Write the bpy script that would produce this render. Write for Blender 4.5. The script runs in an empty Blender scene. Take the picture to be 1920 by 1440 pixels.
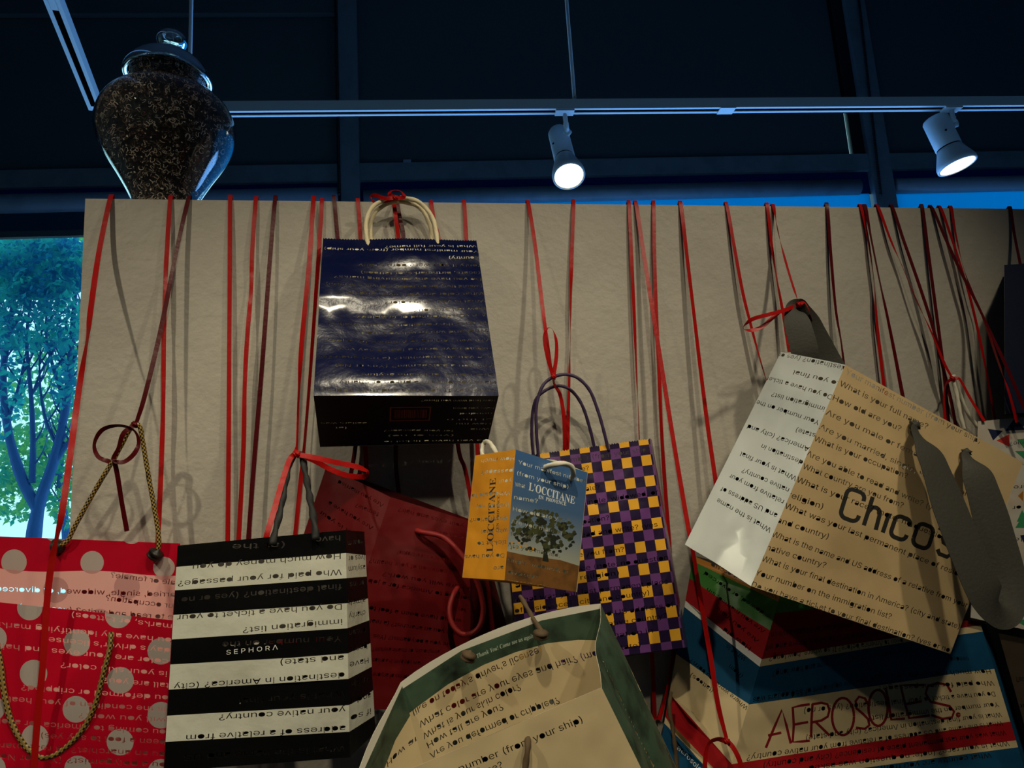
import bpy, math, random
from mathutils import Vector, Matrix, noise
from mathutils.geometry import delaunay_2d_cdt
random.seed(7)
S = bpy.context.scene
COL = S.collection
# ------------------------------------------------------------------ camera
FPX = 1442.0
YAW, PITCH, ROLL = math.radians(9.7), math.radians(10.7), math.radians(3.45)
CAM = Vector((0, 0, 1.55))
fwd = Vector((math.sin(YAW) * math.cos(PITCH), math.cos(YAW) * math.cos(PITCH), math.sin(PITCH)))
r0 = fwd.cross(Vector((0, 0, 1))).normalized()
u0 = r0.cross(fwd)
RT = r0 * math.cos(ROLL) - u0 * math.sin(ROLL)
UP = r0 * math.sin(ROLL) + u0 * math.cos(ROLL)
cd = bpy.data.cameras.new('camera')
cd.sensor_fit = 'HORIZONTAL'; cd.sensor_width = 36; cd.lens = FPX / 1920 * 36
cd.clip_start = 0.02; cd.clip_end = 200
cam = bpy.data.objects.new('camera', cd); COL.objects.link(cam)
m = Matrix((RT, UP, -fwd)).transposed().to_4x4(); m.translation = CAM
cam.matrix_world = m
S.camera = cam
# ------------------------------------------------------------------ world, lamps, exposure
S.view_settings.view_transform = 'Standard'; S.view_settings.look = 'None'
S.view_settings.gamma = 1; S.view_settings.use_curve_mapping = False
S.view_settings.exposure = 0.0
w = bpy.data.worlds.new('overcast_sky'); S.world = w; w.use_nodes = True
bg = w.node_tree.nodes['Background']
bg.inputs[0].default_value = (0.55, 0.93, 1.0, 1); bg.inputs[1].default_value = 1.35
def spot(name, loc, target, energy, size, blend, color, radius=0.025):
    d = bpy.data.lights.new(name, 'SPOT'); d.energy = energy; d.spot_size = math.radians(size)
    d.spot_blend = blend; d.color = color; d.shadow_soft_size = radius
    o = bpy.data.objects.new(name, d); COL.objects.link(o); o.location = loc
    o.rotation_euler = (Vector(target) - Vector(loc)).to_track_quat('-Z', 'Y').to_euler()
    return o
YW = 1.45           # front face of the partition wall
WARM = (1.0, 0.885, 0.64)
spot('gallery_spot_east', (1.15, 0.25, 3.05), (0.42, 1.30, 1.30), 44, 84, 1.0, WARM, 0.035)
spot('gallery_spot_rear', (0.62, -0.35, 3.05), (0.42, 1.40, 1.25), 34, 66, 1.0, WARM, 0.05)
spot('gallery_spot_middle', (0.02, 0.20, 3.05), (0.0, 1.10, 1.25), 54, 72, 1.0, WARM)
spot('gallery_spot_west', (-1.30, 0.15, 2.95), (-0.50, 1.35, 1.25), 60, 74, 1.0, WARM)
# daylight from the lower windows behind the display wall
dl = bpy.data.lights.new('window_daylight', 'AREA'); dl.shape = 'RECTANGLE'; dl.size = 4.6; dl.size_y = 1.0; dl.energy = 95; dl.color = (0.16, 0.44, 1.0)
do = bpy.data.objects.new('window_daylight', dl); COL.objects.link(do); do.location = (1.35, 4.0, 1.35); do.rotation_euler = (math.radians(-104), 0, math.radians(-4.7))
# ------------------------------------------------------------------ pixel <-> space
def ray(px, py):
    return (fwd * FPX + RT * (px - 960) + UP * (720 - py)).normalized()
def hit(px, py, P0, N):
    r = ray(px, py); t = (P0 - CAM).dot(N) / r.dot(N)
    return CAM + r * t
def W(px, py, g=0.0):
    return hit(px, py, Vector((0, YW - g, 0)), Vector((0, 1, 0)))
def proj(p):
    d = p - CAM; z = d.dot(fwd)
    return 960 + FPX * d.dot(RT) / z, 720 - FPX * d.dot(UP) / z
def depth(p):
    return (p - CAM).dot(fwd)
ZTOP = (W(160, 372).z + W(1000, 381).z + W(1850, 392).z) / 3
# ------------------------------------------------------------------ materials
MATS = {}
def newmat(name):
    mt = bpy.data.materials.new(name); mt.use_nodes = True
    nt = mt.node_tree; MATS[name] = mt
    return mt, nt, nt.nodes['Principled BSDF'], nt.nodes['Material Output']
def mat(name, col, rough=0.5, metal=0.0, spec=0.5, dirt=0.0, dirt_col=None, dirt_scale=9, bump=0.0, bump_scale=60,
        crumple=0.0, crumple_scale=14, translucent=0.0, coat=0.0, tcol=None, emit=None, estr=0):
    mt, nt, b, out = newmat(name)
    N, L = nt.nodes, nt.links
    b.inputs['Base Color'].default_value = (*col, 1); b.inputs['Roughness'].default_value = rough
    b.inputs['Metallic'].default_value = metal; b.inputs['Specular IOR Level'].default_value = spec
    b.inputs['Coat Weight'].default_value = coat; b.inputs['Coat Roughness'].default_value = 0.12
    if emit:
        b.inputs['Emission Color'].default_value = (*emit, 1); b.inputs['Emission Strength'].default_value = estr
    tc = N.new('ShaderNodeTexCoord')
    if dirt > 0:
        n = N.new('ShaderNodeTexNoise'); n.inputs['Scale'].default_value = dirt_scale; n.inputs['Detail'].default_value = 6
        L.new(tc.outputs['Object'], n.inputs['Vector'])
        rp = N.new('ShaderNodeValToRGB'); rp.color_ramp.elements[0].position = 0.46; rp.color_ramp.elements[1].position = 0.72
        L.new(n.outputs['Fac'], rp.inputs['Fac'])
        mu = N.new('ShaderNodeMath'); mu.operation = 'MULTIPLY'; mu.inputs[1].default_value = dirt
        L.new(rp.outputs['Color'], mu.inputs[0])
        mx = N.new('ShaderNodeMix'); mx.data_type = 'RGBA'
        mx.inputs['A'].default_value = (*col, 1)
        mx.inputs['B'].default_value = (*(dirt_col or tuple(c * 0.45 for c in col)), 1)
        L.new(mu.outputs[0], mx.inputs['Factor']); L.new(mx.outputs['Result'], b.inputs['Base Color'])
    prev = None
    for amt, sc, det in ((bump, bump_scale, 4), (crumple, crumple_scale, 2)):
        if amt > 0:
            n = N.new('ShaderNodeTexNoise'); n.inputs['Scale'].default_value = sc; n.inputs['Detail'].default_value = det
            L.new(tc.outputs['Object'], n.inputs['Vector'])
            bp = N.new('ShaderNodeBump'); bp.inputs['Strength'].default_value = 1.0; bp.inputs['Distance'].default_value = amt
            L.new(n.outputs['Fac'], bp.inputs['Height'])
            if prev: L.new(prev.outputs['Normal'], bp.inputs['Normal'])
            prev = bp
    if prev: L.new(prev.outputs['Normal'], b.inputs['Normal'])
    if translucent > 0:
        t = N.new('ShaderNodeBsdfTranslucent'); t.inputs['Color'].default_value = (*(tcol or col), 1)
        ms = N.new('ShaderNodeMixShader'); ms.inputs[0].default_value = translucent
        L.new(b.outputs[0], ms.inputs[1]); L.new(t.outputs[0], ms.inputs[2]); L.new(ms.outputs[0], out.inputs['Surface'])
    return mt
def glassmat(name, ior=1.45, tint=(1, 1, 1)):
    mt, nt, b, out = newmat(name)
    b.inputs['Base Color'].default_value = (*tint, 1); b.inputs['Roughness'].default_value = 0.0
    b.inputs['Transmission Weight'].default_value = 1; b.inputs['IOR'].default_value = ior
    return mt
def panemat(name):
    mt, nt, b, out = newmat(name); N, L = nt.nodes, nt.links
    t = N.new('ShaderNodeBsdfTransparent'); t.inputs[0].default_value = (0.86, 0.97, 1, 1)
    g = N.new('ShaderNodeBsdfGlossy'); g.inputs['Roughness'].default_value = 0.02
    f = N.new('ShaderNodeFresnel'); f.inputs[0].default_value = 1.25
    ms = N.new('ShaderNodeMixShader')
    L.new(f.outputs[0], ms.inputs[0]); L.new(t.outputs[0], ms.inputs[1]); L.new(g.outputs[0], ms.inputs[2])
    L.new(ms.outputs[0], out.inputs['Surface']); return mt
def wallmat():
    mt, nt, b, out = newmat('painted_plaster'); N, L = nt.nodes, nt.links
    tc = N.new('ShaderNodeTexCoord')
    n = N.new('ShaderNodeTexNoise'); n.inputs['Scale'].default_value = 5; n.inputs['Detail'].default_value = 8
    L.new(tc.outputs['Object'], n.inputs['Vector'])
    rp = N.new('ShaderNodeValToRGB')
    rp.color_ramp.elements[0].position = 0.3; rp.color_ramp.elements[0].color = (0.375, 0.345, 0.295, 1)
    rp.color_ramp.elements[1].position = 0.6; rp.color_ramp.elements[1].color = (0.425, 0.392, 0.335, 1)
    L.new(n.outputs['Fac'], rp.inputs[0])
    # small grey scuffs
    n2 = N.new('ShaderNodeTexNoise'); n2.inputs['Scale'].default_value = 16; n2.inputs['Detail'].default_value = 3
    L.new(tc.outputs['Object'], n2.inputs['Vector'])
    r2 = N.new('ShaderNodeValToRGB'); r2.color_ramp.elements[0].position = 0.76; r2.color_ramp.elements[1].position = 0.82
    L.new(n2.outputs['Fac'], r2.inputs[0])
    mx = N.new('ShaderNodeMix'); mx.data_type = 'RGBA'; mx.inputs['B'].default_value = (0.26, 0.235, 0.20, 1)
    L.new(r2.outputs[0], mx.inputs['Factor']); L.new(rp.outputs[0], mx.inputs['A'])
    L.new(mx.outputs['Result'], b.inputs['Base Color'])
    b.inputs['Roughness'].default_value = 0.6; b.inputs['Specular IOR Level'].default_value = 0.25
    n3 = N.new('ShaderNodeTexNoise'); n3.inputs['Scale'].default_value = 90; n3.inputs['Detail'].default_value = 4
    L.new(tc.outputs['Object'], n3.inputs['Vector'])
    bp = N.new('ShaderNodeBump'); bp.inputs['Distance'].default_value = 0.0016; L.new(n3.outputs['Fac'], bp.inputs['Height'])
    n4 = N.new('ShaderNodeTexNoise'); n4.inputs['Scale'].default_value = 14; n4.inputs['Detail'].default_value = 2
    L.new(tc.outputs['Object'], n4.inputs['Vector'])
    b2 = N.new('ShaderNodeBump'); b2.inputs['Distance'].default_value = 0.004; L.new(n4.outputs['Fac'], b2.inputs['Height'])
    L.new(bp.outputs['Normal'], b2.inputs['Normal']); L.new(b2.outputs['Normal'], b.inputs['Normal'])
    return mt
M_WALL = wallmat()
M_NAVY = mat('gloss_navy_paper', (0.002, 0.004, 0.034), 0.26, spec=0.22, coat=0.45, crumple=0.013, crumple_scale=8, bump=0.0013, bump_scale=38)
M_NAVYSHADE = mat('navy_paper_shaded', (0.002, 0.003, 0.012), 0.5, spec=0.25)  # same navy paper, darkened and dulled to imitate the underside's shade
M_WHITE_IN = mat('white_paper_inside', (0.80, 0.74, 0.55), 0.8)
M_HOLESHADE = mat('letter_hole_shade', (0.010, 0.016, 0.009), 0.7)  # near-black green that paints the shade seen through the cream bag's letters
M_KRAFT_INSHADE = mat('kraft_inside_shade', (0.045, 0.03, 0.014), 0.8)  # kraft darkened in colour to stand in for shade inside the bag
M_BAG_INSHADE = mat('bag_inside_shade', (0.045, 0.038, 0.03), 0.8)  # interior shade put into the colour, so cut letters look dark
M_NAVY_IN = mat('paper_inside', (0.35, 0.33, 0.28), 0.8)
M_COPPER = mat('copper_ink', (0.30, 0.10, 0.05), 0.4, metal=0.4)
M_CREAMROPE = mat('cream_paper_cord', (0.72, 0.62, 0.40), 0.7, bump=0.001, bump_scale=150)
M_REDRIB = mat('red_satin_ribbon', (0.42, 0.006, 0.005), 0.38, spec=0.22, translucent=0.15, tcol=(0.8, 0.012, 0.006), bump=0.0008, bump_scale=60)
M_DKRIB = mat('dark_red_ribbon', (0.075, 0.002, 0.004), 0.36, spec=0.18, bump=0.0006, bump_scale=90)
M_POLKA = mat('pink_red_film', (0.58, 0.004, 0.032), 0.36, spec=0.3, translucent=0.45, tcol=(0.85, 0.010, 0.06), crumple=0.004, crumple_scale=8)
M_POLKA_IN = mat('pale_pink_lining', (0.80, 0.44, 0.40), 0.5, translucent=0.18, tcol=(0.85, 0.25, 0.25), crumple=0.004, crumple_scale=8)
M_DOT = mat('grey_dot_ink', (0.46, 0.40, 0.36), 0.45, translucent=0.2)
M_DOT_IN = mat('pale_dot_ink', (0.62, 0.33, 0.31), 0.5, translucent=0.3)
M_WHITEP = mat('soiled_white_paper', (0.60, 0.60, 0.50), 0.5, dirt=0.35, dirt_col=(0.36, 0.33, 0.24), bump=0.0008, crumple=0.004)
M_BLACKP = mat('gloss_black_paper', (0.003, 0.003, 0.003), 0.4, spec=0.12, crumple=0.004)
M_BLACKROPE = mat('black_cord', (0.006, 0.006, 0.006), 0.7)
M_REDP = mat('red_paper', (0.105, 0.001, 0.002), 0.5, spec=0.25, translucent=0.08, crumple=0.006, dirt=0.25, dirt_col=(0.16, 0.002, 0.004))
M_REDROPE = mat('red_cord', (0.24, 0.004, 0.004), 0.6)
M_ORANGE = mat('orange_paper', (0.72, 0.30, 0.015), 0.42, dirt=0.5, dirt_col=(0.46, 0.16, 0.01), crumple=0.006, dirt_scale=20)
M_WHITEROPE = mat('white_cord', (0.66, 0.62, 0.50), 0.8)
M_CHKD = mat('dark_aubergine_ink', (0.018, 0.008, 0.040), 0.28, spec=0.5, coat=0.35, crumple=0.005, crumple_scale=16)
M_CHKG = mat('gold_ink', (0.80, 0.40, 0.03), 0.28, spec=0.5, coat=0.35, crumple=0.005, crumple_scale=16)
M_CHKP = mat('purple_ink', (0.14, 0.045, 0.19), 0.28, spec=0.5, coat=0.35, crumple=0.005, crumple_scale=16)
M_PURROPE = mat('purple_paper_cord', (0.045, 0.022, 0.075), 0.6)
M_CREAMP = mat('cream_paper', (0.60, 0.47, 0.26), 0.65, dirt=0.4, dirt_col=(0.34, 0.25, 0.13), crumple=0.008, crumple_scale=9)
M_GREENP = mat('forest_print_paper', (0.042, 0.078, 0.046), 0.5, dirt=0.95, dirt_col=(0.006, 0.011, 0.007), dirt_scale=26, crumple=0.006)
M_EDGE = mat('raw_paper_edge', (0.62, 0.58, 0.48), 0.8)
M_PALEINK = mat('pale_green_ink', (0.40, 0.48, 0.36), 0.6)
M_KRAFT = mat('kraft_paper', (0.56, 0.40, 0.20), 0.6, dirt=0.4, dirt_col=(0.30, 0.20, 0.09), crumple=0.007, crumple_scale=7)
M_SILVER = mat('pale_silver_paper', (0.62, 0.66, 0.64), 0.42, metal=0.15, dirt=0.55, dirt_col=(0.36, 0.40, 0.39), crumple=0.008, crumple_scale=9)
M_LOGO = mat('charcoal_ink', (0.022, 0.020, 0.018), 0.5)
M_GREYSATIN = mat('grey_satin', (0.050, 0.048, 0.040), 0.6, spec=0.2, bump=0.0006, bump_scale=200)
M_MAROON = mat('maroon_ink', (0.19, 0.006, 0.011), 0.7, spec=0.15, crumple=0.006)
M_REDINK = mat('bright_red_ink', (0.33, 0.006, 0.010), 0.7, spec=0.15, crumple=0.006)
M_TEAL = mat('deep_blue_ink', (0.004, 0.060, 0.135), 0.75, spec=0.15, crumple=0.006)
M_GREENINK = mat('green_ink', (0.03, 0.16, 0.02), 0.45, crumple=0.006)
M_ORINK = mat('ochre_ink', (0.42, 0.17, 0.02), 0.45)
M_WHITEINK = mat('white_ink', (0.75, 0.75, 0.70), 0.5)
M_NAVYINK = mat('navy_ink', (0.012, 0.018, 0.06), 0.5)
M_XGREEN = mat('emerald_ink', (0.04, 0.26, 0.10), 0.5)
M_XRED = mat('scarlet_ink', (0.62, 0.04, 0.03), 0.5)
M_WHITEBAG = mat('white_printed_paper', (0.58, 0.54, 0.46), 0.5, dirt=0.6, dirt_col=(0.55, 0.33, 0.14), dirt_scale=14, crumple=0.006)
M_DARKBAG = mat('dark_navy_paper', (0.006, 0.010, 0.028), 0.5)
M_BROWNBAG = mat('dark_brown_paper', (0.045, 0.030, 0.016), 0.6, crumple=0.008)
def goldcord():
    mt, nt, b, out = newmat('black_gold_cord'); N, L = nt.nodes, nt.links
    uv = N.new('ShaderNodeUVMap')
    ck = N.new('ShaderNodeTexChecker'); ck.inputs['Scale'].default_value = 1.0
    ck.inputs['Color1'].default_value = (0.42, 0.27, 0.06, 1); ck.inputs['Color2'].default_value = (0.012, 0.010, 0.006, 1)
    L.new(uv.outputs[0], ck.inputs['Vector']); L.new(ck.outputs[0], b.inputs['Base Color'])
    b.inputs['Roughness'].default_value = 0.45
    return mt
M_GOLDROPE = goldcord()
M_STRING = mat('brown_string', (0.09, 0.055, 0.024), 0.8)
def skyprint():
    mt, nt, b, out = newmat('printed_blue_sky'); N, L = nt.nodes, nt.links
    uv = N.new('ShaderNodeUVMap'); sp = N.new('ShaderNodeSeparateXYZ'); L.new(uv.outputs[0], sp.inputs[0])
    rp = N.new('ShaderNodeValToRGB'); e = rp.color_ramp.elements
    e[0].position = 0.18; e[0].color = (0.40, 0.40, 0.30, 1); e[1].position = 0.95; e[1].color = (0.052, 0.13, 0.30, 1)
    k = e.new(0.42); k.color = (0.17, 0.22, 0.27, 1)
    k = e.new(0.62); k.color = (0.065, 0.13, 0.25, 1)
    L.new(sp.outputs[1], rp.inputs[0]); L.new(rp.outputs[0], b.inputs['Base Color'])
    b.inputs['Roughness'].default_value = 0.35
    return mt
M_SKYPRINT = skyprint()
M_FIELD = mat('printed_dry_field', (0.20, 0.085, 0.018), 0.45, dirt=0.9, dirt_col=(0.05, 0.026, 0.012), dirt_scale=45)
M_LEAFINK = mat('printed_olive_leaves', (0.055, 0.06, 0.018), 0.5, dirt=0.8, dirt_col=(0.012, 0.014, 0.006), dirt_scale=70)
M_LEAFINK2 = mat('printed_dark_leaves', (0.014, 0.016, 0.008), 0.5)
M_METAL = mat('white_track_enamel', (0.80, 0.84, 0.86), 0.4, bump=0.0003, bump_scale=200)
M_SLOT = mat('black_slot', (0.002, 0.002, 0.002), 0.9, spec=0.0)
M_BULB = mat('lit_bulb_face', (0.9, 0.9, 0.85), 0.3, emit=(1.0, 0.93, 0.62), estr=6)
M_FRAME = mat('dark_grey_aluminium', (0.22, 0.27, 0.32), 0.45, dirt=0.4)
M_BLIND = mat('navy_blackout_fabric', (0.10, 0.135, 0.155), 0.7, translucent=0.05, tcol=(0.02, 0.05, 0.12))
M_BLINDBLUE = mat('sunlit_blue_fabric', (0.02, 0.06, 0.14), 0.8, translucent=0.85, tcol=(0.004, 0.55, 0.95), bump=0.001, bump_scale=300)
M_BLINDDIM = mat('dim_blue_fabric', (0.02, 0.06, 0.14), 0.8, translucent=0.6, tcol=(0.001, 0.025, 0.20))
M_CHAIN = mat('black_bead_chain', (0.01, 0.01, 0.012), 0.4)
M_GLASS = glassmat('clear_jar_glass', 1.42)
M_PANE = panemat('window_glass')
M_PAPERBITS = mat('dark_paper_mass', (0.018, 0.014, 0.010), 0.8, dirt=0.9, dirt_col=(0.06, 0.045, 0.03), dirt_scale=120, bump=0.003, bump_scale=140)
M_BIT1 = mat('cream_paper_bits', (0.85, 0.74, 0.58), 0.6)
M_BIT2 = mat('brown_paper_bits', (0.22, 0.15, 0.09), 0.6)
M_BIT3 = mat('red_paper_bits', (0.25, 0.03, 0.02), 0.6)
M_BARK = mat('blue_cast_bark', (0.035, 0.13, 0.42), 0.9, bump=0.02, bump_scale=9)  # bluish daylight cast is painted into the bark colour
def leafmat(n, c1, c2):
    mt, nt, b, out = newmat(n); N, L = nt.nodes, nt.links
    tc = N.new('ShaderNodeTexCoord'); ns = N.new('ShaderNodeTexNoise'); ns.inputs['Scale'].default_value = 3.5
    L.new(tc.outputs['Object'], ns.inputs[0])
    rp = N.new('ShaderNodeValToRGB'); rp.color_ramp.elements[0].position = 0.38; rp.color_ramp.elements[1].position = 0.62
    rp.color_ramp.elements[0].color = (*c1, 1); rp.color_ramp.elements[1].color = (*c2, 1)
    L.new(ns.outputs['Fac'], rp.inputs[0])
    d = N.new('ShaderNodeBsdfDiffuse'); t = N.new('ShaderNodeBsdfTranslucent'); ms = N.new('ShaderNodeMixShader')
    ms.inputs[0].default_value = 0.5
    L.new(rp.outputs[0], d.inputs[0]); L.new(rp.outputs[0], t.inputs[0])
    L.new(d.outputs[0], ms.inputs[1]); L.new(t.outputs[0], ms.inputs[2]); L.new(ms.outputs[0], out.inputs[0])
    return mt
M_LEAF_T = leafmat('teal_leaves', (0.02, 0.20, 0.42), (0.04, 0.50, 0.48))
M_LEAF_G = leafmat('green_leaves', (0.03, 0.33, 0.30), (0.20, 0.52, 0.16))
M_FLOOR = mat('grey_floor', (0.16, 0.15, 0.14), 0.6)
M_CEIL = mat('dark_ceiling', (0.10, 0.10, 0.11), 0.8)
M_ROOM = mat('grey_room_wall', (0.22, 0.21, 0.20), 0.8)
M_GROUND = mat('pale_pavement', (0.55, 0.58, 0.60), 0.8)
M_TAG = mat('pale_sticker', (0.35, 0.45, 0.55), 0.6)
# ------------------------------------------------------------------ object helpers
def tag(o, label=None, cat=None, group=None, kind=None):
    if label: o['label'] = label
    if cat: o['category'] = cat
    if group: o['group'] = group
    if kind: o['kind'] = kind
    return o
def empty(name, loc, label, cat, group=None):
    o = bpy.data.objects.new(name, None); COL.objects.link(o); o.location = loc; o.empty_display_size = 0.05
    return tag(o, label, cat, group)
def meshobj(name, verts, faces, mats, parent=None, smooth=False, midx=None, uvs=None):
    me = bpy.data.meshes.new(name)
    me.from_pydata([tuple(v) for v in verts], [], faces)
    for mm in (mats if isinstance(mats, (list, tuple)) else [mats]): me.materials.append(mm)
    if midx: me.polygons.foreach_set('material_index', midx)
    if smooth: me.polygons.foreach_set('use_smooth', [True] * len(me.polygons))
    if uvs:
        l = me.uv_layers.new(name='UVMap')
        for lp in me.loops: l.data[lp.index].uv = uvs[lp.vertex_index]
    me.update()
    o = bpy.data.objects.new(name, me); COL.objects.link(o)
    if parent:
        o.parent = parent
        o.matrix_parent_inverse = Matrix.Translation(-parent.location) if parent.type == 'EMPTY' else Matrix()
    return o
class MB:
    def __init__(s): s.v = []; s.f = []; s.m = []
    def add(s, vs, fs, mi=0):
        b = len(s.v); s.v += [Vector(x) for x in vs]; s.f += [tuple(i + b for i in f) for f in fs]; s.m += [mi] * len(fs); return s
    def box(s, p0, p1, frame=None, mi=0):
        x0, y0, z0 = p0; x1, y1, z1 = p1
        vs = [Vector(c) for c in ((x0, y0, z0), (x1, y0, z0), (x1, y1, z0), (x0, y1, z0), (x0, y0, z1), (x1, y0, z1), (x1, y1, z1), (x0, y1, z1))]
        if frame: vs = [frame @ v for v in vs]
        return s.add(vs, [(0, 3, 2, 1), (4, 5, 6, 7), (0, 1, 5, 4), (1, 2, 6, 5), (2, 3, 7, 6), (3, 0, 4, 7)], mi)
    def lathe(s, prof, frame, n=48, mi=0, cap=True):
        b = len(s.v); k = len(prof)
        for r, h in prof:
            for i in range(n):
                a = 2 * math.pi * i / n
                s.v.append(frame @ Vector((r * math.cos(a), r * math.sin(a), h)))
        for j in range(k - 1):
            for i in range(n):
                i2 = (i + 1) % n
                s.f.append((b + j * n + i, b + j * n + i2, b + (j + 1) * n + i2, b + (j + 1) * n + i)); s.m.append(mi)
        if cap:
            s.f.append(tuple(b + i for i in range(n))[::-1]); s.m.append(mi)
            s.f.append(tuple(b + (k - 1) * n + i for i in range(n))); s.m.append(mi)
        return s
    def build(s, name, mats, parent=None, smooth=False):
        return meshobj(name, s.v, s.f, mats, parent, smooth, s.m)
def frame_dir(loc, d, upish=Vector((0, 0, 1))):
    d = d.normalized(); x = upish.cross(d)
    if x.length < 1e-4: x = Vector((1, 0, 0))
    x.normalize(); y = d.cross(x)
    mm = Matrix((x, y, d)).transposed().to_4x4(); mm.translation = loc
    return mm
def catmull(pts, n=8):
    pts = [Vector(p) for p in pts]
    if len(pts) < 3:
        return [pts[0].lerp(pts[-1], i / n) for i in range(n + 1)]
    P = [pts[0] * 2 - pts[1]] + pts + [pts[-1] * 2 - pts[-2]]
    out = []
    for i in range(1, len(P) - 2):
        a, b, c, d = P[i - 1:i + 3]
        for k in range(n):
            t = k / n
            out.append(0.5 * ((2 * b) + (c - a) * t + (2 * a - 5 * b + 4 * c - d) * t * t + (3 * b - a - 3 * c + d) * t ** 3))
    out.append(pts[-1]); return out
def frames(path):
    T = []
    for i in range(len(path)):
        a = path[max(0, i - 1)]; b = path[min(len(path) - 1, i + 1)]
        T.append((b - a).normalized() if (b - a).length > 1e-9 else Vector((0, 0, 1)))
    return T
def rope(name, pts, r, mt, parent, n=8, lobes=2, pitch=7.0, amp=0.16, seg=10):
    path = catmull(pts, n)
    # resample evenly so the twist reads
    L = [0]
    for i in range(1, len(path)): L.append(L[-1] + (path[i] - path[i - 1]).length)
    step = r * 0.9; cnt = max(6, int(L[-1] / step)); q = []; j = 0
    for k in range(cnt + 1):
        s = L[-1] * k / cnt
        while j < len(L) - 2 and L[j + 1] < s: j += 1
        t = (s - L[j]) / max(1e-9, L[j + 1] - L[j]); q.append(path[j].lerp(path[j + 1], min(1, max(0, t))))
    T = frames(q); x = T[0].orthogonal().normalized(); vs = []; fs = []; uv = []
    for k, p in enumerate(q):
        x = (x - T[k] * x.dot(T[k])).normalized(); y = T[k].cross(x)
        s = L[-1] * k / cnt
        for i in range(seg):
            a = 2 * math.pi * i / seg
            rr = r * (1 + amp * math.cos(lobes * a + s / r * 2 * math.pi / pitch))
            vs.append(p + (x * math.cos(a) + y * math.sin(a)) * rr); uv.append((i / seg * 4.0 * 2, s / r * 1.1))
    for k in range(cnt):
        for i in range(seg):
            i2 = (i + 1) % seg; fs.append((k * seg + i, k * seg + i2, (k + 1) * seg + i2, (k + 1) * seg + i))
    fs.append(tuple(range(seg))[::-1]); fs.append(tuple(cnt * seg + i for i in range(seg)))
    return meshobj(name, vs, fs, mt, parent, True, None, uv)
def strip(name, pts, width, mt, parent=None, twist=None, n=10, th=0.0004, face=None, curl=0.0, seed=0, smooth_w=None):
    """a flat band following pts; face = the direction its flat side looks; twist = angle (deg) per point"""
    path = catmull(pts, n); T = frames(path); K = len(path); vs = []; fs = []
    tw = twist or [0] * len(pts); wd = smooth_w or [1] * len(pts)
    def lerp(a, i):
        f = i / (K - 1) * (len(a) - 1); j = min(int(f), len(a) - 2); t = f - j; t = t * t * (3 - 2 * t)
        return a[j] * (1 - t) + a[j + 1] * t
    F = face or Vector((0, -1, 0)); px = None
    for i, p in enumerate(path):
        f = F(p) if callable(F) else F
        x = T[i].cross(f)
        if x.length < 0.15 and px is not None: x = px - T[i] * px.dot(T[i])
        x.normalize()
        if px is not None and x.dot(px) < 0: x = -x
        px = x.copy()
        a = math.radians(lerp(tw, i)); nrm = x.cross(T[i])
        x2 = x * math.cos(a) + nrm * math.sin(a); n2 = nrm * math.cos(a) - x * math.sin(a)
        hw = width / 2 * lerp(wd, i)
        for sx, sn in ((-1, 1), (0, 1), (1, 1), (1, -1), (0, -1), (-1, -1)):
            vs.append(p + x2 * hw * sx + n2 * (th / 2 * sn + (curl * width if sx == 0 else 0)))
    n6 = len(vs); vs += [v.copy() for v in vs]      # the narrow edges get corner points of their own
    for i in range(K - 1):
        for k in range(6):
            k2 = (k + 1) % 6; o = n6 if k in (2, 5) else 0
            fs.append((i * 6 + k + o, i * 6 + k2 + o, (i + 1) * 6 + k2 + o, (i + 1) * 6 + k + o))
    fs.append(tuple(n6 + k for k in (5, 4, 3, 2, 1, 0))); b = n6 + (K - 1) * 6; fs.append(tuple(b + k for k in range(6)))
    return meshobj(name, vs, fs, mt, parent, True)
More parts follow.
